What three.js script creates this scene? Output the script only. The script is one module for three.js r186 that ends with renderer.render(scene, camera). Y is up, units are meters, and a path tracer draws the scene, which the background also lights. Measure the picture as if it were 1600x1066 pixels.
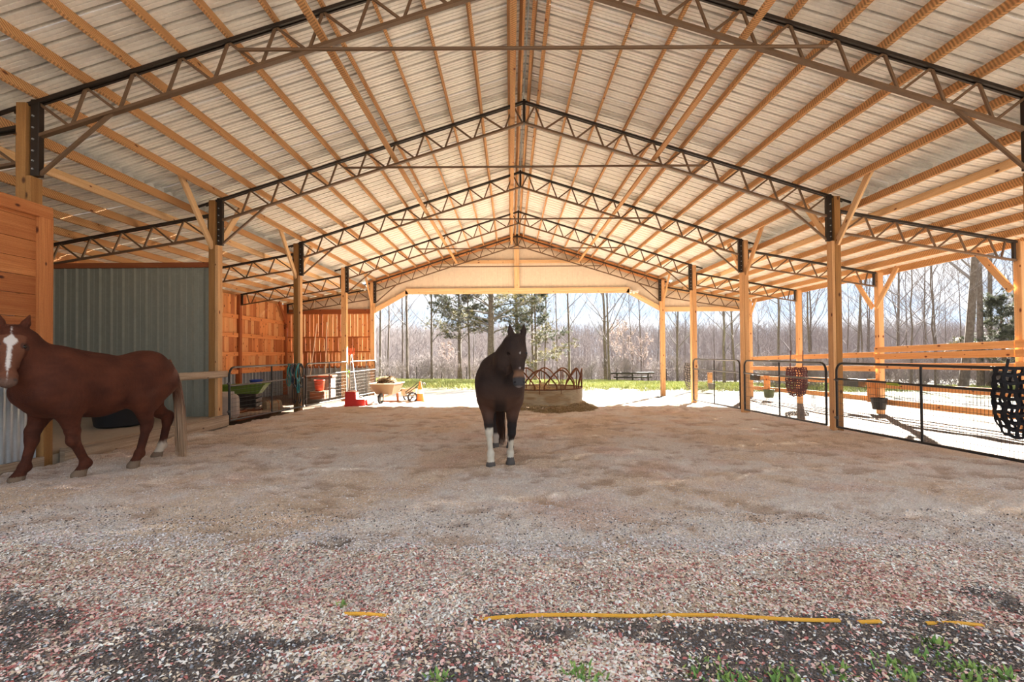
import * as THREE from 'three';
import { mergeGeometries } from 'three/addons/utils/BufferGeometryUtils.js';
import { ImprovedNoise } from 'three/addons/math/ImprovedNoise.js';

// ---------------------------------------------------------------- camera, sky, sun, exposure
const scene = new THREE.Scene();
const F = 750, W = 1600, H = 1066;                       // focal length in pixels of the 1600 x 1066 frame
const camera = new THREE.PerspectiveCamera(2 * Math.atan(H / 2 / F) * 180 / Math.PI, W / H, 0.05, 900);
camera.position.set(0, 1.5, 0);
camera.rotation.order = 'YXZ';
camera.rotation.set(10 / F, -2 / F, -0.0076);
camera.setViewOffset(W, H, 0, -10, W, H);
const renderer = new THREE.WebGLRenderer({ antialias: true });
renderer.toneMapping = THREE.LinearToneMapping;
renderer.toneMappingExposure = 2.6;
renderer.shadowMap.enabled = true;
const SKY = 0.56, SUN = 34;
const sun = new THREE.DirectionalLight(new THREE.Color(1.0, 0.94, 0.84), SUN);
const sunDir = new THREE.Vector3(0.94, 1.0, -1.57).normalize();
sun.position.copy(sunDir).multiplyScalar(120).add(new THREE.Vector3(4, 0, -14));
sun.target.position.set(4, 0, -14);
sun.castShadow = true;
sun.shadow.camera.left = -60; sun.shadow.camera.right = 60; sun.shadow.camera.top = 60; sun.shadow.camera.bottom = -60;
sun.shadow.camera.near = 1; sun.shadow.camera.far = 300; sun.shadow.mapSize.set(2048, 2048);
scene.add(sun, sun.target);

// ---------------------------------------------------------------- small maths
const V = (x, y, z) => new THREE.Vector3(x, y, z);
const P = (x, y, d) => V(x, y, -d);                       // d = metres in front of the camera
function mulberry(a) { return () => { a |= 0; a = a + 0x6D2B79F5 | 0; let t = Math.imul(a ^ a >>> 15, 1 | a); t = t + Math.imul(t ^ t >>> 7, 61 | t) ^ t; return ((t ^ t >>> 14) >>> 0) / 4294967296; }; }
let R = mulberry(7);
const rr = (a, b) => a + (b - a) * R();
const clamp = (x, a = 0, b = 1) => Math.min(b, Math.max(a, x));
const mix = (a, b, t) => a + (b - a) * t;
const sm = (a, b, x) => { const t = clamp((x - a) / (b - a)); return t * t * (3 - 2 * t); };
const perlin = new ImprovedNoise();
const nz = (x, y, z = 0.5) => perlin.noise(x, y, z);
const fbm = (x, y, z = 0.5, o = 4) => { let s = 0, a = 0.5; for (let i = 0; i < o; i++) { s += a * nz(x, y, z); x *= 2.03; y *= 2.03; z += 3.7; a *= 0.5; } return s; };
const mix3 = (a, b, t) => [mix(a[0], b[0], t), mix(a[1], b[1], t), mix(a[2], b[2], t)];

{ // sky: pale winter blue with thin bright cloud, the same all round
  const w = 1024, h = 512, d = new Float32Array(w * h * 4);
  for (let j = 0; j < h; j++) for (let i = 0; i < w; i++) {
    const ph = ((j + 0.5) / h - 0.5) * Math.PI, th = ((i + 0.5) / w - 0.5) * 2 * Math.PI;
    const x = Math.cos(ph) * Math.cos(th), y = Math.sin(ph), z = Math.cos(ph) * Math.sin(th);
    const up = Math.max(y, 0), k = 1 / (up + 0.22);
    const c = sm(-0.08, 0.32, fbm(x * k * 1.6 + 5, z * k * 1.6, 0.3, 5) + 0.06);
    const blue = mix3([0.65, 0.80, 1.0], [0.70, 0.83, 1.0], Math.pow(up, 0.7));
    const s = mix3(blue, [1.08, 1.07, 1.07], c * 0.85);
    d.set([s[0] * SKY, s[1] * SKY, s[2] * SKY, 1], (j * w + i) * 4);
  }
  const t = new THREE.DataTexture(d, w, h, THREE.RGBAFormat, THREE.FloatType);
  t.mapping = THREE.EquirectangularReflectionMapping; t.magFilter = t.minFilter = THREE.LinearFilter; t.needsUpdate = true;
  scene.background = t; scene.environment = t;
}

// ---------------------------------------------------------------- names, labels
const used = {};
function numbered(n) { const k = used[n] = (used[n] ?? -1) + 1; return k ? `${n}_${String(k).padStart(3, '0')}` : n; }
function shadows(o) { o.traverse((m) => { if (m.isMesh) m.castShadow = m.receiveShadow = true; }); }
function tag(o, label, category, group, kind) {
  if (label) o.userData.label = label; if (category) o.userData.category = category;
  if (group) o.userData.group = group; if (kind) o.userData.kind = kind;
  return o;
}
function thing(name, label, category, pos = [0, 0, 0], turn = 0, group) {
  const o = new THREE.Group(); o.name = numbered(name); scene.add(o);
  o.position.set(...pos); o.rotation.y = turn;
  return tag(o, label, category, group);
}
function part(parent, name, geo, mat, kind) {
  const m = new THREE.Mesh(Array.isArray(geo) ? merge(geo) : geo, mat);
  m.name = parent === scene ? numbered(name) : name; m.castShadow = m.receiveShadow = true;
  if (kind) m.userData.kind = kind;
  parent.add(m); return m;
}
function struct(name, geo, mat) { const m = geo ? part(scene, name, geo, mat) : new THREE.Group(); if (!geo) { m.name = numbered(name); scene.add(m); } m.userData.kind = 'structure'; return m; }
function copyOf(o, label, group) { const c = o.clone(); c.name = numbered(o.name.replace(/_\d{3}$/, '')); c.userData = { ...o.userData }; if (label) c.userData.label = label; if (group) c.userData.group = group; scene.add(c); return c; }
function merge(list) { return list.length === 1 ? list[0] : mergeGeometries(list.map((g) => g.index ? g.toNonIndexed() : g)); }

// ---------------------------------------------------------------- geometry helpers (uv in metres)
function raw(pos, uv, nor, col) {
  const g = new THREE.BufferGeometry();
  g.setAttribute('position', new THREE.Float32BufferAttribute(pos, 3));
  g.setAttribute('uv', new THREE.Float32BufferAttribute(uv ?? new Float32Array(pos.length / 3 * 2), 2));
  if (col) g.setAttribute('color', new THREE.Float32BufferAttribute(col, 3));
  if (nor) g.setAttribute('normal', new THREE.Float32BufferAttribute(nor, 3)); else g.computeVertexNormals();
  return g;
}
// a straight timber or bar from a to b: w across, t along "up"; edges chamfered
function beam(a, b, w, t, up = V(0, 1, 0), ch = Math.min(w, t) * 0.06) {
  const ax = b.clone().sub(a), L = ax.length(); ax.normalize();
  const s = ax.clone().cross(up).normalize(), u = s.clone().cross(ax).normalize();
  const x = w / 2, y = t / 2, prof = [[-x + ch, -y], [x - ch, -y], [x, -y + ch], [x, y - ch], [x - ch, y], [-x + ch, y], [-x, y - ch], [-x, -y + ch]];
  const pos = [], uv = [], o = R() * 7, o2 = R() * 3; let acc = 0;
  const at = (p, e) => { const q = e ? b : a; return [q.x + s.x * p[0] + u.x * p[1], q.y + s.y * p[0] + u.y * p[1], q.z + s.z * p[0] + u.z * p[1]]; };
  for (let i = 0; i < 8; i++) {
    const p = prof[i], q = prof[(i + 1) % 8], l = Math.hypot(p[0] - q[0], p[1] - q[1]);
    const A = at(p, 0), B = at(q, 0), C = at(q, 1), D = at(p, 1);
    pos.push(...A, ...C, ...B, ...A, ...D, ...C);
    const v0 = acc + o2, v1 = acc + l + o2; uv.push(o, v0, o + L, v1, o, v1, o, v0, o + L, v0, o + L, v1); acc += l;
  }
  for (const e of [0, 1]) for (let i = 1; i < 7; i++) {
    const tri = e ? [0, i + 1, i] : [0, i, i + 1];
    for (const k of tri) { pos.push(...at(prof[k], e)); uv.push(o + prof[k][0] * 0.2, o2 + prof[k][1]); }
  }
  return raw(pos, uv);
}
const box = (cx, cy, cz, w, h, d) => (w >= d ? beam(V(cx - w / 2, cy, cz), V(cx + w / 2, cy, cz), d, h) : beam(V(cx, cy, cz - d / 2), V(cx, cy, cz + d / 2), w, h));
const upright = (x, y0, y1, z, w, d) => beam(V(x, y0, z), V(x, y1, z), w, d, V(0, 0, 1));
function tube(pts, r, sides = 8, closed = false, seg) {
  const c = pts.length === 2 ? new THREE.LineCurve3(pts[0], pts[1]) : new THREE.CatmullRomCurve3(pts, closed, 'catmullrom', 0.5);
  return new THREE.TubeGeometry(c, seg ?? (pts.length === 2 ? 1 : pts.length * 4), r, sides, closed);
}
function rod(a, b, r, sides = 8) { return new THREE.CylinderGeometry(r, r, a.distanceTo(b), sides).applyQuaternion(new THREE.Quaternion().setFromUnitVectors(V(0, 1, 0), b.clone().sub(a).normalize())).translate((a.x + b.x) / 2, (a.y + b.y) / 2, (a.z + b.z) / 2); }
const lathe = (prof, n = 28) => new THREE.LatheGeometry(prof.map((p) => new THREE.Vector2(p[0], p[1])), n);
// tapered tube pushed into a plain array: used for trees and hair
function pushTube(A, pts, rad, sides, col) {
  const n = pts.length, rings = [];
  for (let i = 0; i < n; i++) {
    const d = (i < n - 1 ? pts[i + 1].clone().sub(pts[i]) : pts[i].clone().sub(pts[i - 1])).normalize();
    const s = Math.abs(d.y) < 0.9 ? V(0, 1, 0).cross(d).normalize() : V(1, 0, 0).cross(d).normalize(), u = d.clone().cross(s);
    const ring = [];
    for (let k = 0; k < sides; k++) { const a = k / sides * 2 * Math.PI, c = Math.cos(a), e = Math.sin(a); ring.push([s.x * c + u.x * e, s.y * c + u.y * e, s.z * c + u.z * e]); }
    rings.push(ring);
  }
  const put = (i, k, vv) => { const q = rings[i][k % sides], p = pts[i], r = rad[i]; A.p.push(p.x + q[0] * r, p.y + q[1] * r, p.z + q[2] * r); A.n.push(q[0], q[1], q[2]); A.u.push(k / sides, vv); if (col) A.c.push(...(typeof col === 'function' ? col(i / (n - 1)) : col)); };
  let len = 0;
  for (let i = 0; i < n - 1; i++) {
    const l2 = len + pts[i].distanceTo(pts[i + 1]);
    for (let k = 0; k < sides; k++) {
      put(i, k, len); put(i, k + 1, len); put(i + 1, k + 1, l2);
      if (rad[i + 1] > 1e-4) { put(i, k, len); put(i + 1, k + 1, l2); put(i + 1, k, l2); }
    }
    len = l2;
  }
}
const acc = () => ({ p: [], n: [], u: [], c: [] });
const fromAcc = (A) => raw(A.p, A.u, A.n, A.c.length ? A.c : null);

// ---------------------------------------------------------------- procedural textures
function tnoise(cx, cy, seed) {                                    // periodic value noise on the unit square
  const r = mulberry(seed), g = Float32Array.from({ length: cx * cy }, () => r());
  return (u, v) => { const x = u * cx, y = v * cy, i = Math.floor(x), j = Math.floor(y); let fx = x - i, fy = y - j; fx = fx * fx * (3 - 2 * fx); fy = fy * fy * (3 - 2 * fy);
    const q = (a, b) => g[((b % cy) + cy) % cy * cx + ((a % cx) + cx) % cx]; return mix(mix(q(i, j), q(i + 1, j), fx), mix(q(i, j + 1), q(i + 1, j + 1), fx), fy); };
}
function tex(w, h, f, color, rx = 1, ry = 1) {
  const d = new Uint8Array(w * h * 4);
  for (let j = 0; j < h; j++) for (let i = 0; i < w; i++) { const c = f((i + 0.5) / w, (j + 0.5) / h); const o = (j * w + i) * 4; if (typeof c === 'number') { d[o] = d[o + 1] = d[o + 2] = clamp(c, 0, 255); } else { d[o] = clamp(c[0], 0, 255); d[o + 1] = clamp(c[1], 0, 255); d[o + 2] = clamp(c[2], 0, 255); } d[o + 3] = 255; }
  const t = new THREE.DataTexture(d, w, h, THREE.RGBAFormat, THREE.UnsignedByteType);
  t.wrapS = t.wrapT = THREE.RepeatWrapping; t.magFilter = THREE.LinearFilter; t.minFilter = THREE.LinearMipmapLinearFilter; t.generateMipmaps = true;
  if (color) t.colorSpace = THREE.SRGBColorSpace; t.repeat.set(rx, ry); t.needsUpdate = true; return t;
}
// timber: u runs along the grain. saw > 0 gives the slanting marks of a rough-sawn face
function woodMap(light, dark, knot, seed, { saw = 0, knots = 6, w = 512, h = 512, lu = 1.9, lv = 0.6 } = {}) {
  const a = tnoise(4, 90, seed), b = tnoise(10, 200, seed + 1), c = tnoise(6, 6, seed + 2), e = tnoise(3, 14, seed + 3), fine = tnoise(256, 256, seed + 4), r = mulberry(seed + 5);
  const ks = Array.from({ length: knots }, () => [r(), r(), 0.008 + 0.012 * r()]);
  return tex(w, h, (u, v) => {
    let dk = 9; for (const k of ks) { let du = Math.abs(u - k[0]), dv = Math.abs(v - k[1]); du = Math.min(du, 1 - du) * lu; dv = Math.min(dv, 1 - dv) * lv; dk = Math.min(dk, Math.hypot(du * 0.55, dv) / k[2]); }
    const vv = v + 0.012 * (c(u, v) - 0.5) + 0.012 * Math.exp(-dk * 0.6);
    let g = 0.42 * a(u, vv) + 0.28 * b(u, vv) + 0.3 * e(u, v);
    g = clamp((g - 0.5) * 1.5 + 0.5);
    let col = mix3(light, dark, g);
    if (saw) { const s = Math.sin((u * 44 + v * 9) * 2 * Math.PI + 2.5 * c(v, u)) * (0.6 + 0.8 * e(v, u)); col = col.map((x) => x * (1 + saw * s * 0.5)); }
    col = mix3(col, knot, clamp(1.5 - dk));
    const n = 0.94 + 0.12 * fine(u, v); return [col[0] * n, col[1] * n, col[2] * n];
  }, true, 1 / lu, 1 / lv);
}
const woodBump = (() => { const a = tnoise(5, 160, 91), c = tnoise(60, 200, 93); return tex(512, 512, (u, v) => 255 * (0.65 * a(u, v) + 0.35 * c(u, v)), false, 1 / 1.9, 1 / 0.6); })();
const sawBump = (() => { const a = tnoise(5, 120, 94), c = tnoise(6, 6, 95); return tex(512, 512, (u, v) => 255 * (0.35 * a(u, v) + 0.65 * (0.5 + 0.5 * Math.sin((u * 44 + v * 9) * 2 * Math.PI + 2.5 * c(v, u)))), false, 1 / 1.9, 1 / 0.6); })();
const mWood = (map, tint = 0xffffff, bump = woodBump, bs = 0.0015) => new THREE.MeshStandardMaterial({ map, color: tint, roughness: 0.82, bumpMap: bump, bumpScale: bs });
const mapSawn = woodMap([232, 194, 146], [204, 158, 110], [112, 62, 32], 11, { saw: 0.34, knots: 4 });
const mapPine = woodMap([233, 198, 152], [208, 164, 116], [104, 54, 28], 23, { knots: 7 });
const mapBoard = woodMap([232, 172, 114], [198, 130, 78], [88, 44, 22], 37, { knots: 12 });
const mapGrey = woodMap([196, 176, 150], [142, 118, 94], [90, 70, 54], 53, { knots: 5 });
const mapTreat = woodMap([200, 164, 112], [166, 128, 80], [96, 66, 36], 67, { knots: 5 });
const M = {
  purlin: mWood(mapSawn, 0xdac8b4, sawBump, 0.003), pine: mWood(mapPine), post: mWood(mapTreat, 0xd6c0a2), postOrange: mWood(mapPine, 0xeedfcf),
  grey: mWood(mapGrey), board: [mWood(mapBoard), mWood(mapBoard, 0xe6d3c4), mWood(mapBoard, 0xfff0df), mWood(mapBoard, 0xcdb09c), mWood(mapPine, 0xf6dcc4)],
  wall: [mWood(mapBoard, 0xdcc4ac), mWood(mapBoard, 0xcbb096), mWood(mapBoard, 0xe6d0b8)],
  fence: [mWood(mapPine, 0xf2cfae), mWood(mapPine, 0xe2b994), mWood(mapPine, 0xf8dcc0)],
  trimDark: mWood(mapBoard, 0xb08a70),
};
const std = (color, rough, metal = 0, extra = {}) => new THREE.MeshStandardMaterial({ color, roughness: rough, metalness: metal, ...extra });
const speck = (() => { const a = tnoise(220, 220, 71), b = tnoise(30, 30, 72), c = tnoise(8, 8, 73); return tex(512, 512, (u, v) => 226 + 29 * (0.4 * a(u, v) + 0.35 * b(u, v) + 0.25 * c(u, v)), true, 1, 1); })();
Object.assign(M, {
  steel: std(0x6e543c, 0.55, 0.25, { map: speck }), steelDark: std(0x2e241c, 0.5, 0.3, { map: speck }),
  roofIn: std(0xf4efe6, 0.42, 0.0, { map: speck }), gable: std(0xe2d2bb, 0.55, 0, { map: speck }),
  siding: std(0x918f7e, 0.45, 0.1, { map: speck }), galv: std(0xb9bfc2, 0.38, 0.55, { map: speck }),
  gateRail: std(0x5a5550, 0.42, 0.5, { map: speck }), gateBlack: std(0x2b2623, 0.42, 0.4), wire: std(0x4a433b, 0.5, 0.5),
  concrete: std(0xb9a68c, 0.9, 0, { map: speck }), blackPlastic: std(0x1b1c1e, 0.5), white: std(0xeeeeea, 0.5),
});

// ---------------------------------------------------------------- the lie of the land
const gPlane = (x, d) => 0.275 - 0.026 * clamp(d, -6, 44) - 0.015 * clamp(x, -14, 14);
function gy(x, d) {
  let y = gPlane(x, d);
  y += -7.5 * sm(42, 85, d) + 8.5 * sm(85, 230, d);
  if (d > 30) y += 1.5 * sm(50, 120, d) * fbm(x * 0.012, d * 0.012, 3.1, 3);
  y += 0.10 * sm(21, 26, d) * fbm(x * 0.3, d * 0.3, 1.3, 2);
  return y;
}
const XL = -5.8, XR = 6.4, RX = 0.30, XLL = -9.5, XRR = 10.06;
const BAY = [5.78, 9.44, 13.10, 16.76, 20.20];                      // depth of the five frames in view
const APEX = 6.51, SL = 0.318, WSL = 0.181;
const chordTop = (off) => APEX - SL * off;                           // top of the main trusses at a distance from the ridge
const wingTop = (off) => 4.28 - WSL * (off - 6.28);

// ---------------------------------------------------------------- ribbed sheet metal
const RIB = [[0, 0], [0.005, 0.08], [0.046, 0.08], [0.051, 0], [0.104, 0], [0.107, 0.009], [0.118, 0.009], [0.121, 0], [0.163, 0], [0.166, 0.009], [0.177, 0.009], [0.180, 0], [0.2286, 0]];
function profile(width, rib = RIB, pitch = 0.2286) { const out = []; for (let s = 0; s < width - 0.01; s += pitch) for (const p of rib.slice(0, -1)) if (s + p[0] <= width) out.push([s + p[0], p[1]]); out.push([width, 0]); return out; }
// sheet: start(s) and end(s) give the two ends of the strip at profile position s; n is the way the ribs stand out
function sheet(prof, start, end, n) {
  const pos = [], uv = [];
  const ps = prof.map(([s, h]) => [start(s).addScaledVector(n, h), end(s).addScaledVector(n, h), s]);
  for (let i = 0; i < ps.length - 1; i++) {
    const [a, b, s] = ps[i], [c, d, s2] = ps[i + 1], L = a.distanceTo(b);
    pos.push(...a.toArray(), ...c.toArray(), ...d.toArray(), ...a.toArray(), ...d.toArray(), ...b.toArray());
    uv.push(s, 0, s2, 0, s2, L, s, 0, s2, L, s, L);
  }
  return raw(pos, uv);
}
for (const m of [M.roofIn, M.gable, M.siding, M.galv]) m.side = THREE.DoubleSide;

// ---------------------------------------------------------------- roof: sheets and purlins
const ceiling = struct('ceiling');
{
  const pw = 0.9144, n = 20, prof = profile(pw), d1 = 20.6;
  for (const s of [-1, 1]) {
    const pt = (off, z, up) => V(RX + s * off, chordTop(off) + 0.15 + up, z);
    const nor = V(s * SL, 1, 0).normalize(), wn = V(s * WSL, 1, 0).normalize();
    const main = sheet(prof, (t) => pt(0.012, t, 0), (t) => pt(6.74, t, 0), nor);
    const wt = (off, z) => V(RX + s * off, wingTop(off) + 0.15, z);
    const wing = sheet(prof, (t) => wt(6.42, t), (t) => wt(10.1, t), wn);
    for (let i = 0; i < n; i++) for (const g of [main, wing]) part(ceiling, 'roof_panel', g, M.roofIn).position.set(0, 0.0015 * (i % 2), -d1 + i * pw);
    // purlins: on edge on the trusses
    const offs = [0.09, 0.28]; for (let k = 0; k < 10; k++) offs.push(0.85 + 0.571 * k);
    const dir = V(s * SL, 1, 0).normalize();
    for (const o of offs) part(ceiling, 'purlin', beam(V(RX + s * o, chordTop(o) + 0.075, -20.45), V(RX + s * o, chordTop(o) + 0.075, -2.25), 0.04, 0.142, dir), M.purlin);
    const wo = [6.42, 7.02, 7.63, 8.24, 8.85, 9.46, 10.02];
    for (const o of wo) part(ceiling, 'purlin', beam(V(RX + s * o, wingTop(o) + 0.075, -20.45), V(RX + s * o, wingTop(o) + 0.075, -2.25), 0.04, o > 10 ? 0.18 : 0.142, V(s * WSL, 1, 0).normalize()), o > 6.5 && o < 7.1 ? M.pine : M.purlin);
  }
  for (const s of [-1, 1]) part(ceiling, 'eave_flashing', beam(V(RX + s * 6.72, 4.46, -20.5), V(RX + s * 6.72, 4.46, -2.3), 0.01, 0.16), M.steelDark);
  part(ceiling, 'ridge_cap', [-1, 1].map((s) => beam(V(RX + s * 0.09, APEX + 0.165, -20.6), V(RX + s * 0.09, APEX + 0.165, -2.3), 0.22, 0.004, V(s * SL, 1, 0))), M.galv);
  for (const [x, y] of [[RX - 0.23, 6.51 - 0.44 - 0.02 + 0.03], [RX - 2.55, chordTop(2.55) - 0.40], [RX + 2.57, chordTop(2.57) - 0.40]])
    part(ceiling, 'lateral_brace', beam(P(x, y + 0.05, 20.2), P(x, y + 0.05, 2.3), 0.09, 0.045), M.purlin);
}

// ---------------------------------------------------------------- steel trusses
const DEP = 0.44, xy = (s, o, y) => V(s * o, y, 0);
function mainTruss(label) {
  const t = thing('steel_truss', label, 'truss', [RX, 0, -BAY[0]], 0, 'steel trusses across the barn');
  const T = [0.213]; for (let k = 0; k < 10; k++) T.push(0.83 + 0.573 * k);
  for (const s of [-1, 1]) {
    const top = (o) => xy(s, o, chordTop(o) - 0.03), bot = (o) => xy(s, o, chordTop(o) - DEP);
    part(t, 'top_chord', [beam(top(0.02), top(6.06), 0.05, 0.012), ...[-1, 1].map((q) => beam(top(0.02).add(V(0, 0, q * 0.028)), top(6.5 - 0.1 * (1 - q)).add(V(0, 0, q * 0.028)), 0.028, 0.042))], M.steelDark);
    part(t, 'bottom_chord', beam(bot(0.02), bot(6.0), 0.07, 0.038), M.steel);
    for (let k = 0; k < T.length; k++) {
      const b0 = k ? T[k - 1] + 0.19 : 0.03;
      part(t, 'web_bar', beam(bot(b0), top(T[k]), 0.03, 0.03), M.steel);
      if (k < T.length - 1) part(t, 'web_bar', beam(top(T[k]), bot(T[k] + 0.17), 0.03, 0.03), M.steel);
    }
    const c = part(t, 'steel_column', beam(xy(s, 6.0, chordTop(6.0)), xy(s, 6.0, 3.68), 0.075, 0.10, V(1, 0, 0)), M.steelDark);
    const bolts = []; for (const y of [4.4, 4.26, 4.12, 3.98, 3.86, 3.76]) bolts.push(new THREE.CylinderGeometry(0.011, 0.011, 0.02, 6).rotateX(Math.PI / 2).translate(s * 6.01, y, 0.045));
    part(c, 'bolts', bolts, M.galv, 'stuff');
    part(t, 'knee_brace', beam(bot(5.1), xy(s, 5.97, 3.70), 0.04, 0.035), M.steel);
  }
  part(t, 'ridge_plate', box(0, APEX - DEP / 2, 0, 0.05, DEP + 0.02, 0.1), M.steelDark);
  part(t, 'tie_rod', rod(V(-3.55, 5.18, 0.05), V(3.55, 5.18, 0.05), 0.022), M.steel);
  return t;
}
const tr = mainTruss('nearest brown steel roof truss, its peak cut off by the top of the picture');
['second brown steel roof truss, standing on the post where the long right gate hangs', 'brown steel roof truss third from the front, in the middle of the row', 'brown steel roof truss fourth from the front, one before the end wall', 'brown steel roof truss farthest back, hard against the tan end gable']
  .forEach((l, i) => { copyOf(tr, l).position.z = -BAY[i + 1]; });
function wingTruss(label, s) {
  const t = thing('wing_truss', label, 'truss', [RX, 0, -BAY[0]], 0, 'short steel trusses under the side roofs');
  const top = (o) => xy(s, o, wingTop(o) - 0.025), bot = (o) => xy(s, o, wingTop(o) - mix(0.45, 0.39, (o - 6.2) / 3.5));
  part(t, 'top_chord', [-1, 1].map((q) => beam(top(6.2).add(V(0, 0, q * 0.03)), top(9.7).add(V(0, 0, q * 0.03)), 0.03, 0.045)), M.steelDark);
  part(t, 'bottom_chord', beam(bot(6.2), bot(9.7), 0.06, 0.035), M.steel);
  const tops = [6.72, 7.33, 7.94, 8.55, 9.16, 9.5];
  tops.forEach((o, k) => { part(t, 'web_bar', beam(bot(k ? tops[k - 1] + (k === 5 ? 0.25 : 0.2) : 6.25), top(o), 0.03, 0.028), M.steel); if (k < 5) part(t, 'web_bar', beam(top(o), bot(o + 0.18), 0.03, 0.028), M.steel); });
  part(t, 'end_plate', beam(top(9.66), bot(9.66), 0.05, 0.05, V(1, 0, 0)), M.steelDark);
  part(t, 'end_plate', beam(top(6.22), bot(6.22), 0.05, 0.04, V(1, 0, 0)), M.steelDark);
  return t;
}
{
  const ord = ['nearest', 'second from the front', 'third from the front', 'fourth from the front', 'farthest back'];
  for (const [s, side, what] of [[-1, 'left', 'over the stalls'], [1, 'right', 'over the plank fence']]) {
    const a = wingTruss(`short steel truss under the ${side} side roof ${what}, nearest to the viewer`, s);
    for (let i = 1; i < 5; i++) copyOf(a, `short steel truss under the ${side} side roof ${what}, ${ord[i]}`).position.z = -BAY[i];
  }
}

// ---------------------------------------------------------------- timber posts
function post(x, d, s, label, braces, outer, tint) {
  const g = gy(x, d) - 0.25, topY = outer ? wingTop(9.76) - 0.01 : chordTop(6.1) - 0.02, m = tint ?? (outer ? M.postOrange : M.post);
  const t = thing('timber_post', label, 'post', [x, gy(x, d), -d], 0, 'timber posts carrying the roof');
  const y0 = gy(x, d), off = -y0;
  part(t, 'post', upright(s * 0.03, g + off, topY + off, 0, outer ? 0.15 : 0.12, 0.15), m);
  if (!outer) part(t, 'post_ply', upright(-s * 0.065, g + off, 3.67 + off, 0, 0.06, 0.15), d > 9 ? M.postOrange : M.post);
  const hb = outer ? topY - 0.95 : 3.62, ht = outer ? topY + 0.02 : 4.72, run = outer ? 0.8 : 0.97;
  for (const q of braces) part(t, 'knee_brace', beam(V(s * (outer ? -0.1 : 0.02), hb + off, q * 0.06), V(s * (outer ? -0.1 : 0.02), ht + off, q * run), 0.045, 0.13, V(0, 0, 1)), m === M.post ? M.pine : m);
  return t;
}
const Lp = ['timber post at the near end of the left stall, above the plank side wall', 'timber post with two braces at the corner of the grey-green siding', 'timber post behind the hanging blue and green halters', 'timber post between the two gates beside the red mounting block', 'timber post at the left edge of the big rear opening'];
const Rp = ['timber post just past the right edge, at the free end of the long black gate', 'tall timber post with two braces where the long black gate hangs', 'timber post with two braces to the left of the maroon hay net', 'timber post with a pale hay net hung behind it', 'timber post at the right edge of the big rear opening'];
const BR = [[[], [1, -1], [1, -1], [], [1]], [[], [1, -1], [1, -1], [], [1]]];
for (let i = 0; i < 5; i++) { post(XL, BAY[i], -1, Lp[i], BR[0][i], false, i > 2 ? M.postOrange : M.post); post(XR, BAY[i], 1, Rp[i], BR[1][i], false, i > 1 ? M.postOrange : undefined); }
[['outer fence post of the side roof at the right edge of the picture, one brace', 1, [-1]], ['outer fence post with two braces behind the long gate and the black bucket', 2, [1, -1]], ['outer fence post behind the maroon hay net', 3, []], ['outer fence post at the far end of the plank fence', 4, [1]]].forEach(([l, i, b]) => post(XRR, BAY[i], 1, l, b, true));
[['outer post standing half way along the orange left side wall', 3, []], ['outer post in the back left corner of the orange board walls', 4, [1]]].forEach(([l, i, b]) => post(XLL + 0.05, BAY[i], -1, l, b, true, M.trimDark));

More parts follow.
